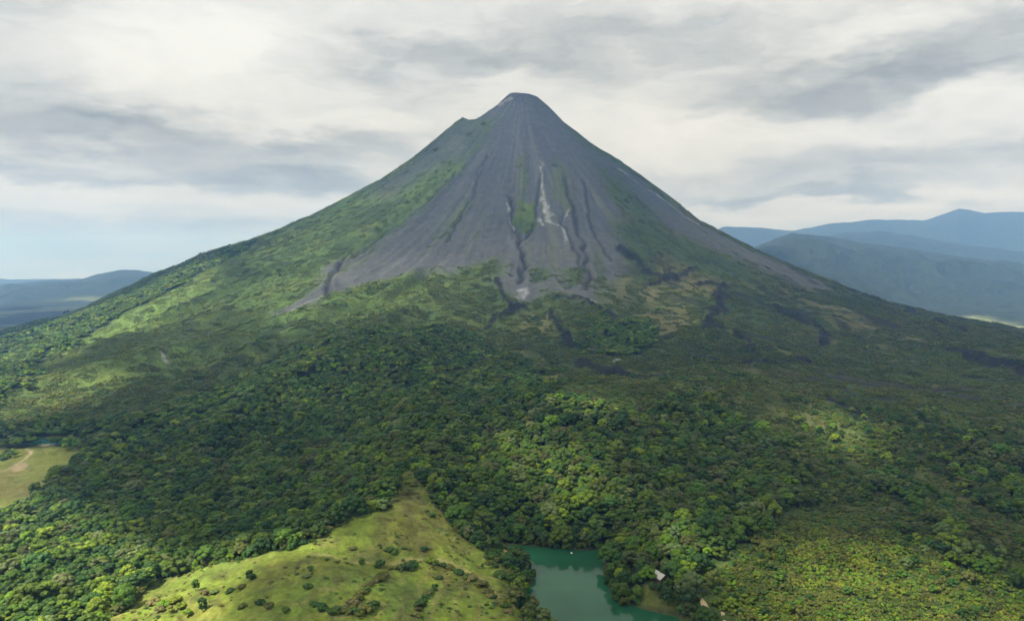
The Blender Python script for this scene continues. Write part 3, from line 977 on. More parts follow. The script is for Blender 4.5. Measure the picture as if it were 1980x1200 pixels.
def scatter_items(rs, size, spacing, r0, r1, h0, h1, weights):
    out = []
    n = int((size / spacing) ** 2)
    tries = 0
    while len(out) < n and tries < 4000:
        tries += 1
        x, y = rs.uniform(-size / 2, size / 2, 2)
        if all((x - a) ** 2 + (y - b) ** 2 > (spacing * .72) ** 2 for a, b, *_ in out):
            r_ = rs.uniform(r0, r1)
            out.append((x, y, r_, rs.uniform(h0, h1), int(rs.choice(len(weights), p=np.array(weights) / sum(weights)))))
    return out


GROVE_SRC = hidden_collection('grove_sources')
for k in range(6):
    rs = np.random.default_rng(40 + k)
    patch_source(GROVE_SRC, k, 60 + k, 30, scatter_items(rs, 30, 8.5, 4.2, 6.6, 9, 14, [5, 4, 1.2, 2, .4]), [LEAF[c] for c in COLOURS], 9)
BRUSH_SRC = hidden_collection('brush_sources')
for k in range(5):
    rs = np.random.default_rng(80 + k)
    patch_source(BRUSH_SRC, k, 90 + k, 22, scatter_items(rs, 22, 4.6, 1.5, 3.2, 1.6, 4.2, [4, 2, 1, 1.5]), [LEAF['brush'], LEAF['dark'], LEAF['mid'], LEAF['olive']], 8)
for k in range(5):
    rs = np.random.default_rng(180 + k)
    patch_source(BRUSH_SRC, 5 + k, 190 + k, 22, scatter_items(rs, 24, 3.9, .8, 2.0, .5, 2.2, [4, 3, 2, 1]), [LEAF['brush'], LEAF['mid'], LEAF['gold'], LEAF['pale']], 8)
THICK_SRC = hidden_collection('thicket_sources')
for k in range(5):
    rs = np.random.default_rng(120 + k)
    patch_source(THICK_SRC, k, 130 + k, 18, scatter_items(rs, 18, 2.25, .9, 2.4, 2.0, 4.6, [[3, 3, 2, 1, 4], [2, 4, 2, 3, 2], [1, 2, 3, 3, 4], [1, 1, 4, 3, 4], [1, 1, 3, 5, 3]][k]), [LEAF[c] for c in ('gold', 'lime', 'olive', 'mid', 'brush')], 10)


def scatter_group(name, pts, rot, scl, var, coll, label):
    me = bpy.data.meshes.new(name)
    me.vertices.add(len(pts))
    me.vertices.foreach_set('co', np.asarray(pts, np.float32).ravel())
    for an, tp, dat, key in (('turn', 'FLOAT_VECTOR', rot, 'vector'), ('size', 'FLOAT_VECTOR', scl, 'vector'), ('variant', 'INT', var, 'value')):
        at = me.attributes.new(an, tp, 'POINT')
        at.data.foreach_set(key, np.asarray(dat, np.int32 if tp == 'INT' else np.float32).ravel())
    o = bpy.data.objects.new(name, me)
    COL.objects.link(o)
    g = bpy.data.node_groups.new(name + '_scatter', 'GeometryNodeTree')
    g.interface.new_socket('Geometry', in_out='INPUT', socket_type='NodeSocketGeometry')
    g.interface.new_socket('Geometry', in_out='OUTPUT', socket_type='NodeSocketGeometry')
    N = g.nodes
    i, u = N.new('NodeGroupInput'), N.new('NodeGroupOutput')
    ip, ci = N.new('GeometryNodeInstanceOnPoints'), N.new('GeometryNodeCollectionInfo')
    ci.inputs['Collection'].default_value = coll
    ci.inputs['Separate Children'].default_value = True
    ci.inputs['Reset Children'].default_value = True
    ip.inputs['Pick Instance'].default_value = True
    L = g.links.new
    L(i.outputs[0], ip.inputs['Points'])
    L(ci.outputs[0], ip.inputs['Instance'])
    for an, tp, sock in (('turn', 'FLOAT_VECTOR', 'Rotation'), ('size', 'FLOAT_VECTOR', 'Scale'), ('variant', 'INT', 'Instance Index')):
        na_ = N.new('GeometryNodeInputNamedAttribute')
        na_.data_type = tp
        na_.inputs['Name'].default_value = an
        L(na_.outputs['Attribute'], ip.inputs[sock])
    L(ip.outputs[0], u.inputs[0])
    md = o.modifiers.new('scatter', 'NODES')
    md.node_group = g
    o['kind'] = 'stuff'
    o['label'] = label
    return o


def cells(d0, d1, spacing, azmax, seed, jitter=0.42):
    rs = np.random.default_rng(seed)
    X = np.arange(-d1 * math.sin(azmax) - spacing, d1 * math.sin(azmax) + spacing, spacing)
    Y = np.arange(d0 * 0.7, d1 + spacing, spacing * .9)
    x, y = np.meshgrid(X, Y)
    x = x + (np.arange(len(Y)) % 2)[:, None] * spacing / 2
    x = x.ravel() + rs.uniform(-jitter, jitter, x.size) * spacing
    y = y.ravel() + rs.uniform(-jitter, jitter, y.size) * spacing
    d = np.hypot(x, y)
    m = (d >= d0) & (d < d1) & (np.abs(np.arctan2(x, y)) < azmax)
    return x[m], y[m]


def in_frame(x, y, z, pad=0):
    c, s = math.cos(TILT), math.sin(TILT)
    zz = z - CAM[2]
    dep = y * c - zz * s
    up = y * s + zz * c
    return 990 + FPX * x / dep, 600 - FPX * up / dep


def pick_colour(x, y, rs):
    """which kind of crown grows where"""
    n = len(x)
    nz = fbm(x, y, 130, 3, 3)
    nq = fbm(x, y, 60, 3, 6)
    rgt = sst(x, -50, 250)
    w = np.stack([0.42 + 0 * x, np.clip(0.40 - 0.6 * nz, .08, 1) * (1 - .25 * rgt), np.clip(0.12 + 0.5 * nq, .03, .6), np.clip(0.07 + .22 * nz + .18 * rgt, .03, .5), 0.05 + 0.05 * (nq > .2)], -1)
    w /= w.sum(1, keepdims=True)
    u = rs.random(n)
    return (u[:, None] > np.cumsum(w, 1)).sum(1).clip(0, 4)


# ---- single trees out to about 1.2 km
NEAR_END = 1180
tx, ty = cells(430, NEAR_END, 8.4, R(40), 21)
cf = cover(tx, ty)
rs = np.random.default_rng(5)
thick_zone = P_((1480, 1030), (1600, 1040), (1750, 1060), (1900, 1100), (2060, 1180), (2060, 1420), (1420, 1420), (1400, 1210), (1420, 1120))
thk = 1 - sst(poly_sd(tx, ty, thick_zone) + 34 * fbm(tx, ty, 55, 4, 2), -14, 14)
scrubby = (1 - cf['forest']) * (1 - np.maximum(cf['past'], cf['field'])) * (cf['yard'] < .3) * (cf['track'] > 8) * (cf['bank'] < .1) * (poly_sd(tx, ty, Z_CLEAR) > 4)
sparse = scrubby * np.clip(.22 + .9 * fbm(tx, ty, 90, 3, 1), .05, .7) * np.where(thk > .5, 1.5, 1)
keep = (np.maximum(cf['forest'] * (1 - thk), sparse) > rs.random(len(tx)) * 0.9 + 0.05) & (cf['lag'] > 0.6) & (cf['pond'] > 3)
tx, ty = tx[keep], ty[keep]
tz = ground_z(tx, ty)
tcol = pick_colour(tx, ty, rs)
tshape = rs.choice(7, len(tx), p=[.17, .15, .14, .16, .12, .12, .14])
tscl = rs.uniform(.55, 1.12, len(tx)) * (1 + rs.uniform(.2, .5, len(tx)) * (rs.random(len(tx)) > .86))
tscl = tscl * np.where(cf['forest'][keep] * (1 - thk[keep]) < .4, .62, 1.0)
trot = rs.uniform(0, 6.28, len(tx))
td = np.hypot(tx, ty)
u, v = in_frame(tx, ty, tz + 10)
vis = (u > -20) & (u < 2000) & (v > 0) & (v < 1225)
order = np.argsort(np.where(vis, td / tscl, 1e9))
IND = order[:272]
rest = np.ones(len(tx), bool)
rest[IND] = False

var = tcol * 7 + tshape
scatter_group('forest', np.stack([tx, ty, tz - .3], -1)[rest], np.stack([0 * trot, 0 * trot, trot], -1)[rest],
              np.stack([tscl, tscl, tscl * rs.uniform(.85, 1.1, len(tx))], -1)[rest], var[rest], FOREST_SRC,
              'unbroken mass of broadleaf forest below the volcano')


def normals_at(x, y, e=6.0):
    gxn = (ground_z(x + e, y) - ground_z(x - e, y)) / (2 * e)
    gyn = (ground_z(x, y + e) - ground_z(x, y - e)) / (2 * e)
    return gxn, gyn


def tilted(x, y, rz, keep_up=0.0):
    """euler turning a flat patch onto the slope"""
    sx, sy = normals_at(x, y)
    # rotate about X by atan(sy), about Y by -atan(sx) after spinning by rz inside the patch
    out = np.zeros((len(x), 3))
    from mathutils import Matrix, Euler
    for k in range(len(x)):
        n = Vector((-sx[k], -sy[k], 1)).normalized()
        q = Vector((0, 0, 1)).rotation_difference(n) @ Euler((0, 0, rz[k])).to_quaternion()
        out[k] = q.to_euler()
    return out


# ---- groves farther up
def far_groves():
    x, y = cells(NEAR_END - 15, 3600, 24, R(38), 31)
    c = cover(x, y)
    rs = np.random.default_rng(6)
    clump = sst(fbm(x, y, 150, 4, 2), 0.12, 0.45) * (1 - c['ash']) * (1 - sst(c['lava'], .3, .7)) * (1 - sst(c['r'], 1500, 1500.1) * 0) * sst(c['r'], 1100, 1500)
    p = np.maximum(c['forest'], 0.38 * clump * (1 - .6 * sst(x, 300, 800)))
    k = p > rs.random(len(x)) * .8 + .1
    x, y, p = x[k], y[k], p[k]
    z = ground_z(x, y)
    rz = rs.uniform(0, 6.28, len(x))
    s = rs.uniform(.8, 1.1, len(x)) * np.where(c['forest'][k] > .4, 1, .6)
    scatter_group('distant_woods', np.stack([x, y, z - 1.0], -1), tilted(x, y, rz), np.stack([s, s, s], -1), rs.integers(0, 6, len(x)), GROVE_SRC,
                  'woods in patches on the lower slopes of the volcano')


far_groves()


def brush():
    x, y = cells(560, 3300, 19, R(38), 41)
    c = cover(x, y)
    rs = np.random.default_rng(8)
    p = (1 - c['forest']) * (1 - c['ash']) * (1 - np.maximum(c['past'], c['field'])) * (1 - sst(c['pale'], .1, .4)) * (1 - .92 * sst(c['lava'], .2, .7)) * (c['lag'] > 8) * (c['pond'] > 8)
    left = c['left']
    p = p * (0.75 + 0.25 * sst(fbm(x, y, 90, 3, 4), -.3, .2)) * (1 - 0.6 * sst(-c['r'], -1500, -900)) * (1 - .65 * c['tan'])
    p = p * (1 - (c['yard'] > .3)) * (c['track'] > 12)
    k = p > rs.random(len(x)) * .9 + .06
    x, y = x[k], y[k]
    z = ground_z(x, y)
    rz = rs.uniform(0, 6.28, len(x))
    s = rs.uniform(.75, 1.2, len(x))
    scatter_group('scrub', np.stack([x, y, z - .5], -1), tilted(x, y, rz), np.stack([s, s, s], -1), rs.integers(0, 5, len(x)) + 5 * (rs.random(len(x)) < .92 * np.maximum(left, sst(-c['r'], -1500, -1100))[k]), BRUSH_SRC,
                  'low brown-green scrub covering the open slopes')


brush()


def thicket():
    x, y = cells(430, 700, 14, R(42), 51)
    c = cover(x, y)
    rs = np.random.default_rng(9)
    t = 1 - sst(poly_sd(x, y, thick_zone) + 34 * fbm(x, y, 55, 4, 2), -14, 14)
    k = (t > .3) & (c['lag'] > 10) & (c['track'] > 9) & (c['yard'] < .3)
    x, y = x[k], y[k]
    z = ground_z(x, y)
    rz = rs.uniform(0, 6.28, len(x))
    s = rs.uniform(.85, 1.2, len(x))
    scatter_group('thicket', np.stack([x, y, z - .5], -1), tilted(x, y, rz), np.stack([s, s, s * rs.uniform(.8, 1.4, len(x))], -1), np.clip(2.3 - 5 * fbm(x, y, 70, 4, 5) + rs.normal(0, .8, len(x)), 0, 4.9).astype(int), THICK_SRC,
                  'yellow-green thicket on the sunny rise at the lower right')


thicket()

# ---- the nearest trees, one by one
CNAME = {'mid': 'mid-green', 'dark': 'dark green', 'lime': 'lime green', 'olive': 'olive', 'pale': 'pale green', 'brush': 'brown-green', 'gold': 'yellow-green', 'dry': 'straw-coloured'}
SNAME = {'dome': 'domed', 'round': 'rounded', 'loose': 'ragged', 'narrow': 'pointed', 'bush': 'bushy'}


def place_plant(name, x, y, z, si, cn, s, rz, label, cat, group=None, parts=('crown', 'trunk'), sz=1.0):
    t = empty(name, (x, y, z), rz)
    t.scale = (s, s, s * sz)
    tag(t, label, cat, group)
    for part, me in zip(parts, (crown_me[si, cn], trunk_me[si])):
        o = bpy.data.objects.new(part, me)
        COL.objects.link(o)
        o.parent = t
    return t


def zone(px, py, x, y):
    if poly_sd(np.array([x]), np.array([y]), LAGOON)[0] < 26:
        return 'on the lagoon bank' if px < 1070 else ('at far lagoon shore' if px < 1190 and py < 1075 else 'at wooded point shore')
    if px < 620:
        return 'in lower left forest' if py > 1120 or px < 300 else 'at left pasture rim'
    if px < 1090:
        return 'at right pasture rim'
    return 'on the wooded point' if px < 1330 else 'near the dirt track'


def size_word(s):
    return 'small ' if s < .75 else ('large ' if s > 1.0 else '')


USED = set()
for k in IND:
    cn, si = COLOURS[tcol[k]], tshape[k]
    others = IND[IND != k]
    for q in others[np.argsort(np.hypot(tx[others] - tx[k], ty[others] - ty[k]))][:8]:
        du, dv = u[k] - u[q], v[k] - v[q]
        rel = ('right of' if du > 0 else 'left of') if abs(du) > abs(dv) else ('before' if dv > 0 else 'behind')
        c2, s2 = COLOURS[tcol[q]], tshape[q]
        zn = zone(u[k], v[k], tx[k], ty[k])
        lab = '%s%s %s tree %s a %s %s one %s' % (size_word(tscl[k]), SNAME[SHAPES[si][0]], CNAME[cn], rel, SNAME[SHAPES[s2][0]], CNAME[c2], zn)
        if lab not in USED:
            break
    USED.add(lab)
    place_plant('tree', tx[k], ty[k], tz[k] - .3, si, cn, tscl[k], trot[k], lab, 'tree', 'trees ' + zn)


# ---- shrubs and lone trees of the pasture, each where it stands
def relief(x, y):
    c = cover(x, y)
    return c['past'] * (4.6 * ridged(x * .8 + y * .6, (y * .8 - x * .6) * .5, 42, 4, 3) + TERR(x, y, ground_z(x, y)) + .5 * fbm(x, y, 7, 2, 5)) * sst(y, 420, 470)


def at_px(px, py):
    q = unproj(px, py, hf=ground_z)
    q[:, 2] = ground_z(q[:, 0], q[:, 1]) + relief(q[:, 0], q[:, 1])
    return q


prs = np.random.default_rng(77)
LONE = [  # foot of the plant in the photograph, shape, colour, size, stretch, label, kind
    (487, 1122, 2, 'dark', .78, .7, 'big dark spreading tree standing alone on the left pasture slope', 'tree'),
    (378, 1150, 4, 'dark', .5, 1.25, 'dark upright tree alone on the bright pasture strip, upper of two', 'tree'),
    (391, 1190, 4, 'dark', .55, 1.3, 'dark upright tree beside the lime scrub, lower of two', 'tree'),
    (416, 1150, 9, 'pale', 1.15, .8, 'low pale bush right of the upper upright tree', 'shrub'),
    (402, 1152, 10, 'gold', .8, .8, 'small yellow-green bush close to the upper upright tree', 'shrub'),
    (351, 1182, 5, 'lime', .55, .7, 'ragged lime tree rising from the scrub clump below the upright trees', 'tree'),
    (333, 1192, 2, 'gold', .5, .8, 'yellow-green rounded tree in the scrub clump at the bottom edge', 'tree'),
    (364, 1196, 3, 'lime', .5, .8, 'lime tree at the right end of the bottom scrub clump', 'tree'),
    (340, 1172, 8, 'gold', 1.6, .9, 'yellow-green bush on top of the scrub clump', 'shrub'),
    (318, 1180, 9, 'lime', 1.5, .9, 'lime bush in the middle of the scrub clump', 'shrub'),
    (309, 1192, 10, 'dry', 1.5, .9, 'straw-coloured bush in the bottom scrub clump', 'shrub'),
    (298, 1170, 8, 'dry', 1.7, .8, 'large straw-coloured bush at the forest end of the scrub clump', 'shrub'),
    (392, 1158, 9, 'dry', 1.2, .6, 'straw-coloured low bush between the two upright trees', 'shrub'),
    (763, 925, 8, 'dark', 1.55, 1.1, 'round dark bush at the top corner of the pasture', 'shrub'),
    (799, 940, 9, 'brush', 1.3, .55, 'low brown-green bush near the head of the pasture', 'shrub'),
    (790, 938, 10, 'dark', .9, .6, 'low dark bush left of the brown-green one near the pasture head', 'shrub'),
    (736, 980, 3, 'pale', .58, .8, 'pale ragged tree at the left rim of the upper pasture', 'tree'),
    (752, 983, 9, 'brush', 1.2, .9, 'brown-green bush beside the pale ragged tree', 'shrub'),
    (724, 978, 5, 'olive', .55, .8, 'olive ragged tree on the left rim of the upper pasture', 'tree'),
    (765, 972, 10, 'pale', 1.0, .7, 'small pale bush on the upper pasture slope', 'shrub'),
    (835, 1003, 8, 'dark', 1.3, .8, 'dark bush in the middle of a short row on the upper pasture', 'shrub'),
    (825, 996, 9, 'dark', .9, .8, 'small dark bush at the left of the short pasture row', 'shrub'),
    (848, 999, 10, 'brush', .8, .8, 'small brown-green bush at the right of the short pasture row', 'shrub'),
    (755, 1066, 8, 'dark', 1.6, .8, 'wide dark bush above the track', 'shrub'),
    (747, 1064, 9, 'brush', 1.1, .8, 'brown-green bush touching the wide dark one above the track', 'shrub'),
    (781, 1065, 10, 'dark', .9, .6, 'low dark bush in the shallow row above the track', 'shrub'),
    (790, 1066, 9, 'brush', .7, .6, 'tiny brown-green bush in the shallow row above the track', 'shrub'),
    (820, 1067, 8, 'dark', 1.2, .9, 'dark bush at the foot of the brown wash', 'shrub'),
    (829, 1064, 10, 'brush', .9, .7, 'brown-green bush on the edge of the brown wash', 'shrub'),
    (683, 1058, 9, 'dry', 1.2, .5, 'low straw-coloured bush on the sunlit pasture shoulder', 'shrub'),
    (676, 1056, 10, 'brush', .8, .6, 'brown-green bush on the sunlit pasture shoulder', 'shrub'),
    (700, 1094, 4, 'dark', .42, 1.1, 'dark upright tree on the track, left of its round neighbour', 'tree'),
    (735, 1096, 8, 'dark', 1.35, 1.2, 'dark round bush on the track near the upright tree', 'shrub'),
    (786, 1103, 8, 'dark', 1.7, 1.1, 'largest dark bush of the hedge below the track', 'shrub'),
    (798, 1102, 9, 'dark', 1.5, 1.2, 'dark bush right of the largest one in the hedge', 'shrub'),
    (774, 1100, 10, 'brush', 1.3, .9, 'brown-green bush left of the largest one in the hedge', 'shrub'),
    (831, 1092, 9, 'lime', 1.5, .9, 'bright lime bush on top of the hedge by the track', 'shrub'),
    (842, 1098, 8, 'mid', 1.3, .8, 'mid-green bush right of the bright lime one', 'shrub'),
    (856, 1100, 10, 'dark', 1.3, .8, 'dark bush where the hedge bends downhill', 'shrub'),
    (868, 1102, 9, 'brush', 1.3, .8, 'brown-green bush just past the bend of the hedge', 'shrub'),
    (933, 1094, 5, 'brush', .26, 1.3, 'thin brown-green tree alone on the right pasture slope', 'tree'),
    (650, 1092, 10, 'brush', .9, .6, 'small brown-green bush on the track at the lit shoulder', 'shrub'),
    (630, 1088, 9, 'mid', .8, .6, 'small mid-green bush on the track by the lit shoulder', 'shrub'),
    (468, 1140, 9, 'brush', 1.2, .7, 'brown-green bush left of the big dark tree', 'shrub'),
    (446, 1145, 10, 'dark', 1.3, .7, 'dark bush at the end of the scrub line left of the big tree', 'shrub'),
    (504, 1172, 9, 'dark', 1.2, .8, 'dark bush below the big spreading tree', 'shrub'),
    (470, 1178, 10, 'brush', 1.2, .8, 'brown-green bush low on the left pasture slope', 'shrub'),
    (520, 1180, 8, 'brush', 1.3, .8, 'brown-green bush at the bottom of the left slope', 'shrub'),
    (550, 1186, 9, 'mid', 1.1, .8, 'mid-green bush at the bottom of the left slope', 'shrub'),
    (600, 1110, 8, 'dark', .9, 1.1, 'dark bush below the left end of the track', 'shrub'),
    (592, 1122, 10, 'pale', 1.2, .8, 'pale bush below the left end of the track', 'shrub'),
    (596, 1140, 9, 'dark', 1.1, .8, 'dark bush in the fold below the track', 'shrub'),
]
ORD = ['first', 'second', 'third', 'fourth', 'fifth', 'sixth', 'seventh', 'eighth', 'ninth', 'tenth', 'eleventh', 'twelfth', 'thirteenth', 'fourteenth', 'fifteenth', 'sixteenth', 'seventeenth', 'eighteenth', 'nineteenth', 'twentieth']
HEDGES = [  # line of the hedge, number, colours, sizes, label, group
    ([(868, 1104), (892, 1116), (930, 1142), (962, 1170), (985, 1190)], 17, ('brush', 'dry', 'dark', 'brush'), (1.0, 1.7), 'top of the hedge down beside the worn track', 'shrubs of the hedge beside the worn track'),
    ([(738, 1108), (735, 1125), (718, 1140), (700, 1156), (680, 1174), (655, 1192)], 16, ('brush', 'dry', 'dark', 'brush'), (1.0, 1.8), 'top of the left pasture hedge', 'shrubs of the left pasture hedge'),
    ([(854, 1124), (838, 1146), (826, 1160), (812, 1176), (800, 1194)], 13, ('brush', 'dark', 'brush', 'dry'), (.9, 1.5), 'top of the middle pasture hedge', 'shrubs of the middle pasture hedge'),
    ([(600, 1168), (620, 1182), (640, 1190), (700, 1190), (730, 1178)], 12, ('dark', 'dark', 'brush'), (1.0, 1.8), 'left in the hollow at the foot of the pasture', 'shrubs of the damp hollow'),
    ([(745, 1101), (765, 1101), (812, 1103)], 5, ('dark', 'brush'), (.9, 1.3), 'left in the short hedge just below the track', 'shrubs of the hedge below the track'),
    ([(965, 1120), (985, 1122), (1000, 1135), (1005, 1160)], 8, ('dark', 'mid', 'dark'), (1.5, 2.2), 'top in the row between pasture and lagoon trees', 'shrubs at the lagoon end of the pasture'),
]
for px, py, si, cn, s, sz, lab, cat in LONE:
    q = at_px(px, py)[0]
    place_plant('shrub' if cat == 'shrub' else 'tree', q[0], q[1], q[2] - .2, si, cn, s * 1.0, prs.uniform(0, 6.28), lab, cat,
                'lone shrubs of the pasture' if cat == 'shrub' else 'lone trees of the pasture', ('foliage', 'stem') if cat == 'shrub' else ('crown', 'trunk'), sz)
for line, n, cols_, (s0, s1), lab, grp in HEDGES:
    L_ = np.array(line, float)
    cum = np.concatenate([[0], np.cumsum(np.hypot(*np.diff(L_, axis=0).T))])
    t_s = (np.arange(n) + prs.uniform(.2, .8, n)) / n * cum[-1]
    px = np.interp(t_s, cum, L_[:, 0]) + prs.normal(0, 2.0, n)
    py = np.interp(t_s, cum, L_[:, 1]) + prs.normal(0, 1.5, n)
    for k, q in enumerate(at_px(px, py)):
        cn = cols_[prs.integers(0, len(cols_))]
        l2 = '%s shrub, %s from the %s' % (CNAME[cn], ORD[k], lab)
        place_plant('shrub', q[0], q[1], q[2] - .2, 8 + int(prs.integers(0, 3)), cn, prs.uniform(s0 * .75, s1 * .95), prs.uniform(0, 6.28), l2, 'shrub', grp, ('foliage', 'stem'), prs.uniform(.6, .95))


# ---- low growth along the forest rims and the shores
def fringe():
    x, y = cells(430, 1180, 5.0, R(40), 61)
    rs = np.random.default_rng(12)
    c0 = poly_sd(x, y, LAGOON)
    pa = poly_sd(*warp_xy(x, y, 60, 14, 1), Z_PAST) + 3
    fi = poly_sd(*warp_xy(x, y, 60, 14, 1), Z_FIELD)
    k = ((c0 > .8) & (c0 < 11)) | ((pa > -1.5) & (pa < 9)) | ((fi > 0) & (fi < 9))
    x, y = x[k], y[k]
    c = cover(x, y)
    k = (c['lag'] > .8) & (c['bank'] < .2) & (poly_sd(x, y, Z_BANK) > 6) & (c['yard'] < .4) & (c['track'] > 4) & (c['pond'] > 2) & (rs.random(len(x)) < .85)
    x, y = x[k], y[k]
    z = ground_z(x, y)
    rz = rs.uniform(0, 6.28, len(x))
    s = rs.uniform(.7, 1.7, len(x))
    scatter_group('undergrowth', np.stack([x, y, z - .5], -1), np.stack([0 * rz, 0 * rz, rz], -1), np.stack([s, s, s * rs.uniform(.9, 1.7, len(x))], -1), rs.integers(0, 9, len(x)), BUSH_SRC,
                  'leafy undergrowth along the forest rims and the lagoon shore')


def tussocks():
    x, y = cells(440, 860, 5.5, R(36), 71)
    rs = np.random.default_rng(14)
    k = poly_sd(x, y, Z_PAST) < -1
    x, y = x[k], y[k]
    k = rs.random(len(x)) < .05 + .7 * sst(fbm(x, y, 26, 3, 2), .05, .4)
    x, y = x[k], y[k]
    z = ground_z(x, y) + relief(x, y)
    rz = rs.uniform(0, 6.28, len(x))
    s = rs.uniform(.12, .42, len(x))
    scatter_group('tussocks', np.stack([x, y, z - .1], -1), np.stack([0 * rz, 0 * rz, rz], -1), np.stack([s * 1.5, s * 1.5, s], -1), rs.choice([0, 1, 3, 4, 6, 7, 8, 12, 13], len(x)), BUSH_SRC,
                  'coarse tussocks and weeds dotted over the pasture')


BUSH_SRC = hidden_collection('bush_sources')
for k, (cn, si) in enumerate([(c, s_) for c in ('dark', 'mid', 'brush', 'gold', 'dry') for s_ in (8, 9, 10)]):
    CV, CF, TV, TF = SHAPE_DATA[si]
    BUSH_SRC.objects.link(mesh_obj('bush_%03d' % k, CV, CF, LEAF[cn], link=False))
fringe()
tussocks()

# ------------------------------------------------------------------ buildings and small things
M_WALL = plain('weathered_boards', (0.10, 0.075, 0.055), .8, .2, .3, 2.0)
M_WHITE = plain('whitewashed_wall', (0.72, 0.71, 0.68), .7, .3, .1, .5)
M_TIN = plain('pale_tin_roof', (0.40, 0.385, 0.34), .5, .5, .15, .6)
M_TIN2 = plain('rusty_tin_roof', (0.42, 0.33, 0.24), .6, .4, .25, .6)
M_DARK = plain('dark_opening', (0.02, 0.02, 0.022), .4, .5, .1, 1.0)
M_BUOY = plain('white_buoy_plastic', (0.8, 0.8, 0.78), .35, .5, .05, 1.0)
M_RED = plain('grey_steel', (0.35, 0.35, 0.36), .5, .5, .1, 1.0)


def box(x0, x1, y0, y1, z0, z1):
    V = [(x, y, z) for z in (z0, z1) for y in (y0, y1) for x in (x0, x1)]
    return V, [(0, 2, 3, 1), (4, 5, 7, 6), (0, 1, 5, 4), (2, 6, 7, 3), (0, 4, 6, 2), (1, 3, 7, 5)]


def roof_slope(w, y0, y1, ze, zr, side, n=9):
    """one corrugated roof slope from the ridge to the eave, with thickness"""
    V, F = [], []
    for k in range(2 * n + 1):
        y = y0 + (y1 - y0) * k / (2 * n)
        dz_ = .05 if k % 2 else 0
        V += [(0.02 * side, y, zr + dz_), (side * w, y, ze + dz_), (0.02 * side, y, zr - .1 + dz_), (side * w, y, ze - .1 + dz_)]
    for k in range(2 * n):
        a, b = 4 * k, 4 * k + 4
        F += [(a, a + 1, b + 1, b), (a + 2, b + 2, b + 3, a + 3), (a + 1, a + 3, b + 3, b + 1)]
    F += [(0, 2, 3, 1), (8 * n, 8 * n + 1, 8 * n + 3, 8 * n + 2)]
    if side < 0:
        F = [f[::-1] for f in F]
    return V, F


def gabled(name, loc, rz, w, l, hw, rise, wall, roof, label, cat, windows=2, group=None):
    e_ = empty(name, loc, rz)
    tag(e_, label, cat, group)
    a, b = w / 2, l / 2
    V = [(-a, -b, -1), (a, -b, -1), (a, b, -1), (-a, b, -1), (-a, -b, hw), (a, -b, hw), (a, b, hw), (-a, b, hw), (0, -b, hw + rise), (0, b, hw + rise)]
    F = [(0, 1, 5, 8, 4), (1, 2, 6, 5), (2, 3, 7, 9, 6), (3, 0, 4, 7), (0, 3, 2, 1)]
    mesh_obj('wall', V, F, wall, e_)
    over = .6
    for side in (-1, 1):
        RV, RF = roof_slope(a + over, -b - over, b + over, hw - rise * over / a + .12, hw + rise + .12, side)
        mesh_obj('roof_slope', RV, RF, roof, e_)
    d = mesh_obj('door', *box(-.5, .5, -b - .05, -b + .02, 0, 2.05), M_DARK, e_)
    mesh_obj('handle', *box(.3, .38, -b - .1, -b - .05, .95, 1.05), M_RED, d)
    for k in range(windows):
        x = (-a + 1.1) if k % 2 == 0 else (a - 1.1)
        wn = mesh_obj('window', *box(x - .5, x + .5, -b - .04, -b + .02, 1.0, 2.0), M_DARK, e_)
        mesh_obj('sill', *box(x - .6, x + .6, -b - .12, -b - .042, .9, .98), M_TIN, wn)
    return e_


q = at_px(1277, 1121)[0]
gabled('cabin', q, R(24), 7.6, 10.5, 2.9, 2.7, M_WALL, M_TIN, 'dark wooden cabin with a pale gabled roof among the trees of the point', 'cabin')
q = at_px(1327, 1154)[0]
gabled('shed', q, R(-50), 3.4, 4.4, 2.1, 1.0, M_WHITE, M_TIN2, 'small white shed at the upper end of the dirt track', 'shed', 1, 'sheds by the dirt track')
q = at_px(1374, 1197)[0]
gabled('shed', q, R(15), 2.6, 3.6, 2.2, .8, M_WHITE, M_TIN, 'small white hut beside the dirt track at the bottom edge', 'shed', 1, 'sheds by the dirt track')
q = at_px(24, 846)[0]
gabled('farmhouse', q, R(70), 7, 11, 3.2, 2.0, M_WHITE, M_TIN, 'white farmhouse behind the tree row at the far left', 'house')
q = at_px(14, 840)[0]
gabled('shed', q, R(10), 4, 5, 2.6, 1.2, M_WHITE, M_TIN, 'little white outbuilding up the slope from the farmhouse', 'shed', 1)

# buoy on the lagoon
q = CAM + ((0 - CAM[2]) / ray(1105, 1069)[2]) * ray(1105, 1069)
b_ = empty('buoy', (q[0], q[1], 0))
tag(b_, 'small white buoy floating near the far shore of the lagoon', 'buoy')


def lathe(prof, n=12):
    V, F = [], []
    for r_, z in prof:
        V += [(r_ * math.cos(2 * math.pi * k / n), r_ * math.sin(2 * math.pi * k / n), z) for k in range(n)]
    for i in range(len(prof) - 1):
        F += [(i * n + k, i * n + (k + 1) % n, (i + 1) * n + (k + 1) % n, (i + 1) * n + k) for k in range(n)]
    return V, F


mesh_obj('float', *lathe([(.01, -.4), (.6, -.3), (.85, 0), (.85, .25), (.5, .75), (.25, 1.2), (.01, 1.25)]), M_BUOY, b_, True)
mesh_obj('ring', *lathe([(.86, .02), (.95, .08), (.95, .18), (.86, .24)]), M_RED, b_, True)


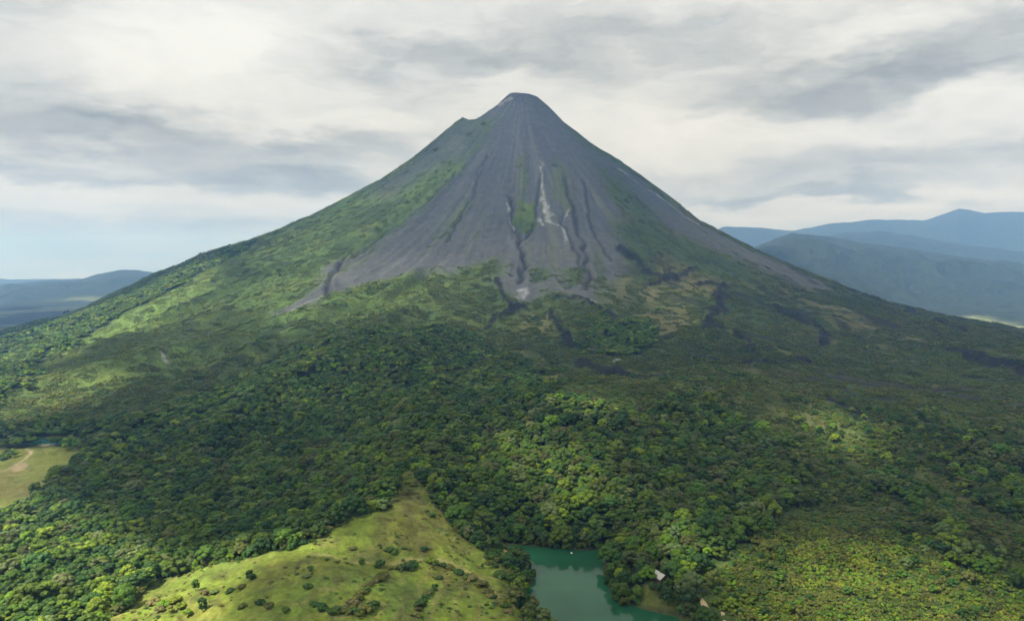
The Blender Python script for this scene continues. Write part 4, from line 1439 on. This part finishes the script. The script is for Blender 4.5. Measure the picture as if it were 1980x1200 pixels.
# dirt track ribbons
def ribbon(name, pts, width, mat, label):
    pts = np.array(pts)
    P, n = [], 0
    seg = np.concatenate([[0], np.cumsum(np.hypot(*np.diff(pts, axis=0).T))])
    t = np.arange(0, seg[-1], 1.5)
    X, Y = np.interp(t, seg, pts[:, 0]), np.interp(t, seg, pts[:, 1])
    X, Y = X + .8 * fbm(X, Y, 12, 2, 3), Y + .8 * fbm(X, Y, 12, 2, 5)
    dx_, dy_ = np.gradient(X), np.gradient(Y)
    nn = np.hypot(dx_, dy_)
    wv = width * (1 + .35 * fbm(X, Y, 9, 2, 1))
    V, F = [], []
    for k in range(len(t)):
        for s in (-1, -.5, 0, .5, 1):
            x, y = X[k] - dy_[k] / nn[k] * s * wv[k] / 2, Y[k] + dx_[k] / nn[k] * s * wv[k] / 2
            z = max(ground_z(x + ox, y + oy)[0] for ox, oy in ((0, 0), (1.2, 0), (-1.2, 0), (0, 1.2), (0, -1.2)))
            V.append((x, y, z + .12 + .10 * (1 - abs(s))))
    for k in range(len(t) - 1):
        for j in range(4):
            a = k * 5 + j
            F.append((a, a + 1, a + 6, a + 5))
    o = mesh_obj(name, V, F, mat, smooth=True)
    if np.array(o.data.polygons[0].normal)[2] < 0:
        o.data.flip_normals()
    return tag(o, label, None, None, 'structure')


M_DIRT = plain('pale_dirt', (0.36, 0.28, 0.17), .95, .05, .3, .6)
ribbon('dirt_track', TRACK, 3.4, M_DIRT, 'pale dirt track climbing from the bottom edge towards the sheds')
ribbon('dirt_track', TRACK2, 2.6, M_DIRT, 'short spur of the dirt track on the right')


# trees that stand on the point and by the cabin, and dark shore trees
POINT_TREES = [
    (1262, 1142, 4, 'dark', .5, 'dark slender tree on the grass in front of the cabin, left of a pair'), (1276, 1146, 4, 'dark', .5, 'dark slender tree on the grass in front of the cabin, right of a pair'),
    (1291, 1168, 0, 'dark', .8, 'dark domed tree on the grass below the cabin'), (1253, 1116, 2, 'olive', .85, 'olive rounded tree close to the left wall of the cabin'),
    (1318, 1118, 3, 'olive', .85, 'olive ragged tree right of the cabin roof'), (1310, 1106, 0, 'mid', .9, 'mid-green domed tree behind the right side of the cabin'),
    (1345, 1160, 8, 'mid', 1.6, 'mid-green bush on the right side of the dirt track'), (1330, 1182, 9, 'olive', 1.8, 'olive bush on the left side of the dirt track'),
    (1386, 1172, 9, 'lime', 1.7, 'bright lime bush at the head of the track spur'),
    (994, 1172, 0, 'olive', .95, 'olive domed tree on the near lagoon bank, upper of two'), (1022, 1204, 0, 'olive', .95, 'olive domed tree on the near lagoon bank, lower of two'),
]
for px, py, si, cn, s, lab in POINT_TREES:
    q = at_px(px, py)[0]
    bush = si >= 8
    place_plant('shrub' if bush else 'tree', q[0], q[1], max(q[2], .2) - .2, si, cn, s, prs.uniform(0, 6.28), lab, 'shrub' if bush else 'tree',
                'shrubs by the dirt track' if bush else 'trees around the cabin and lagoon bank', ('foliage', 'stem') if bush else ('crown', 'trunk'))


# a breath of steam over the left shoulder of the crater
def steam():
    q = at_px(990, 194)[0]
    V, F = [], []
    rs = np.random.default_rng(3)
    for k in range(7):
        c = np.array((q[0] - 6 - k * 8.0, q[1] - 10 + rs.uniform(-6, 6), q[2] + 4 - k * 4.0 + rs.uniform(-2, 2)))
        r_ = np.array((13, 14, 8.0)) * rs.uniform(.7, 1.1)
        off = len(V)
        V += [tuple(c + v_ * r_ * (1 + rs.normal(0, .08))) for v_ in I2V]
        F += [tuple(i + off for i in f) for f in I2F]
    m = bpy.data.materials.new('steam')
    m.use_nodes = True
    nt = m.node_tree
    nt.nodes.clear()
    out, pv = nt.nodes.new('ShaderNodeOutputMaterial'), nt.nodes.new('ShaderNodeVolumePrincipled')
    pv.inputs['Color'].default_value = (.97, .97, .97, 1)
    pv.inputs['Density'].default_value = .012
    nt.links.new(pv.outputs[0], out.inputs['Volume'])
    o = mesh_obj('steam', V, F, m)
    tag(o, 'thin white steam drifting off the left side of the summit', None, None, 'stuff')


steam()

# ------------------------------------------------------------------ clouds added overhead out of view, gaps shaped to place the sun patches
DECK_Z = 2700.0


def deck_xy(px, py):
    q = unproj(np.array(px, float), np.array(py, float))
    t = (DECK_Z - q[:, 2]) / SUN[2]
    return [tuple(v) for v in (q + t[:, None] * SUN)[:, :2]]


def D_(*pts):
    p = np.array(pts, float)
    return deck_xy(p[:, 0], p[:, 1])


GAPS = [
    (D_((960, 200), (1050, 200), (1120, 290), (1180, 420), (1230, 560), (1120, 640), (940, 640), (700, 660), (420, 690), (200, 700), (260, 600), (430, 500), (620, 420), (800, 320)), 170, .20),  # gap cut to light this ground outline, softness in m, how open
    (D_((-150, 720), (0, 660), (200, 590), (380, 510), (440, 500), (420, 545), (300, 625), (150, 680), (0, 735), (-150, 800)), 60, .85),
    (D_((-200, 740), (0, 735), (110, 715), (240, 730), (170, 780), (60, 812), (-200, 830)), 50, .9),
    (D_((-250, 975), (0, 965), (120, 965), (220, 1010), (330, 1075), (400, 1095), (400, 1120), (320, 1160), (260, 1300), (-250, 1300)), 30, .9),
    (D_((200, 1300), (230, 1180), (330, 1105), (450, 1078), (560, 1060), (600, 1050), (640, 1040), (690, 1050), (690, 1082), (560, 1090), (440, 1120), (420, 1180), (430, 1300)), 16, 1.0),
    (D_((1060, 765), (1130, 765), (1230, 800), (1220, 830), (1140, 825), (1070, 790)), 30, .9),
    (D_((960, 850), (1050, 830), (1130, 870), (1190, 930), (1200, 990), (1130, 1010), (1040, 990), (980, 920)), 45, .55),
    (D_((1540, 800), (1620, 790), (1710, 830), (1690, 880), (1610, 880), (1550, 840)), 45, .75),
    (D_((1400, 1130), (1480, 1075), (1600, 1050), (1780, 1070), (1900, 1110), (2050, 1200), (2050, 1350), (1560, 1300), (1500, 1180)), 60, .62),
    (D_((1290, 1010), (1340, 1020), (1345, 1060), (1460, 1080), (1430, 1110), (1360, 1120), (1310, 1085), (1275, 1040)), 18, .8),
    (D_((440, 560), (600, 500), (760, 480), (940, 500), (930, 600), (760, 620), (560, 640), (420, 640)), 160, .38),
    (D_((600, 450), (720, 380), (780, 360), (700, 470), (560, 560), (480, 540)), 120, .30),
    (D_((700, 960), (850, 960), (1000, 1100), (1000, 1300), (560, 1300), (560, 1110), (690, 1085)), 50, .32),
    (D_((-100, 860), (130, 865), (100, 920), (0, 980), (-100, 980)), 40, .40),
    (D_((1300, 500), (1420, 520), (1400, 640), (1240, 640), (1180, 560)), 130, .18),
    (D_((400, 730), (520, 690), (700, 680), (760, 760), (600, 820), (420, 800)), 110, .16),
]


def shade_cloud_cover():
    gx_, gy_ = -SUN[0] / SUN[2] * DECK_Z, -SUN[1] / SUN[2] * DECK_Z      # how far the shade falls from the cloud
    fx0, fx1, fy0, fy1 = -750 - gx_, 750 - gx_, 380 - gy_, 1350 - gy_
    xs = np.concatenate([np.arange(-6500, fx0, 40), np.arange(fx0, fx1, 13), np.arange(fx1, 1100, 40)])
    ys = np.concatenate([np.arange(-2400, fy0, 40), np.arange(fy0, fy1, 13), np.arange(fy1, 6000, 40)])
    X, Y = np.meshgrid(xs, ys)
    x, y = X.ravel(), Y.ravel()
    wx = x + 18 * fbm(x, y, 90, 4, 3)
    wy = y + 18 * fbm(x, y, 90, 4, 5)
    op = np.clip(0.05 + 0.10 * fbm(x, y, 500, 4, 1), 0.02, 0.2)     # share of light that gets through
    for poly, soft, a_ in GAPS:
        w = 1 - sst(poly_sd(wx, wy, poly), -soft, soft)
        op = np.maximum(op, a_ * w * (1 + .25 * fbm(x, y, 130, 3, 4)))
    # outside the cut gaps the added layer stays nearly closed
    op = np.clip(op, 0.02, 1)
    thick = 1 - op
    edge = np.minimum.reduce([sst(x, -6500, -5800), 1 - sst(x, 500, 1060), sst(y, -2400, -1900), 1 - sst(y, 5400, 5960)])
    thick = thick * edge
    nx, ny = len(xs), len(ys)
    bulge = 16 * fbm(x, y, 420, 5, 2) + 6 * fbm(x, y, 110, 3, 6)
    zt = DECK_Z + 1 + thick * (24 + bulge)
    zb = DECK_Z - 1 - thick * (14 + .5 * bulge)
    V = np.concatenate([np.stack([x, y, zt], -1), np.stack([x, y, zb], -1)])
    i, j = np.meshgrid(np.arange(ny - 1), np.arange(nx - 1), indexing='ij')
    a = (i * nx + j).ravel()
    q = np.stack([a, a + 1, a + nx + 1, a + nx], -1)
    q = q[thick[q].max(1) > 0.03]
    n0 = len(x)
    Q = np.concatenate([q, q[:, ::-1] + n0])
    # walls round the gaps so each bank of cloud is closed
    ed = {}
    for f in q:
        for k in range(4):
            e_ = (int(f[k]), int(f[(k + 1) % 4]))
            if (e_[1], e_[0]) in ed:
                del ed[(e_[1], e_[0])]
            else:
                ed[e_] = 1
    walls = np.array([(b_, a_, a_ + n0, b_ + n0) for a_, b_ in ed], int)
    Q = np.concatenate([Q, walls])
    used, inv = np.unique(Q, return_inverse=True)
    inv = inv.reshape(-1, 4)
    me = bpy.data.meshes.new('shade_clouds')
    me.from_pydata([tuple(p) for p in V[used]], [], [tuple(int(t) for t in f) for f in inv])
    me.polygons.foreach_set('use_smooth', np.ones(len(inv), bool))
    th = np.concatenate([thick, thick])[used]
    at = me.attributes.new('thickness', 'FLOAT', 'POINT')
    at.data.foreach_set('value', th.astype(np.float32))
    m = bpy.data.materials.new('cloud_vapour')
    m.use_nodes = True
    t = NT(m.node_tree)
    m.node_tree.nodes.clear()
    out = t.n('ShaderNodeOutputMaterial')
    an = t.n('ShaderNodeAttribute', attribute_name='thickness')
    # light crosses an upper and a lower face: each lets the square root through
    let = t.math('SQRT', t.math('SUBTRACT', 1.0, an.outputs['Fac'], clamp=True))
    tr = t.n('ShaderNodeBsdfTransparent')
    tl = t.n('ShaderNodeBsdfTranslucent')
    tl.inputs['Color'].default_value = (0.92, 0.93, 0.95, 1)
    mx = t.n('ShaderNodeMixShader')
    t.put(mx.inputs[0], let)
    df = t.n('ShaderNodeBsdfDiffuse')                 # vapour throws most of the daylight back up
    df.inputs['Color'].default_value = (0.95, 0.95, 0.95, 1)
    vap = t.n('ShaderNodeMixShader')
    vap.inputs[0].default_value = 0.27
    t.t.links.new(df.outputs[0], vap.inputs[1])
    t.t.links.new(tl.outputs[0], vap.inputs[2])
    t.t.links.new(vap.outputs[0], mx.inputs[1])
    t.t.links.new(tr.outputs[0], mx.inputs[2])
    t.t.links.new(mx.outputs[0], out.inputs['Surface'])
    me.materials.append(m)
    o = bpy.data.objects.new('shade_clouds', me)
    COL.objects.link(o)
    tag(o, 'grey cloud layer added out of view, gaps shaped for the sun patches', None, None, 'stuff')


shade_cloud_cover()

# ------------------------------------------------------------------ haze
def haze():
    X0, X1, Y0, Y1, Z0, Z1 = -28500, 28500, -28500, 28500, -175, 1390
    V = [(x, y, z) for z in (Z0, Z1) for y in (Y0, Y1) for x in (X0, X1)]
    F = [(0, 2, 3, 1), (4, 5, 7, 6), (0, 1, 5, 4), (2, 6, 7, 3), (0, 4, 6, 2), (1, 3, 7, 5)]
    m = bpy.data.materials.new('haze')
    m.use_nodes = True
    nt = m.node_tree
    nt.nodes.clear()
    out = nt.nodes.new('ShaderNodeOutputMaterial')
    pv = nt.nodes.new('ShaderNodeVolumePrincipled')
    pv.inputs['Color'].default_value = (0.24, 0.48, 1.0, 1)
    pv.inputs['Absorption Color'].default_value = (0.70, 0.70, 0.70, 1)
    pv.inputs['Density'].default_value = 0.88e-4
    pv.inputs['Anisotropy'].default_value = 0.5
    nt.links.new(pv.outputs[0], out.inputs['Volume'])
    o = mesh_obj('haze', V, F, m)
    o['kind'] = 'stuff'
    o['label'] = 'thin blue haze over the whole landscape'


haze()
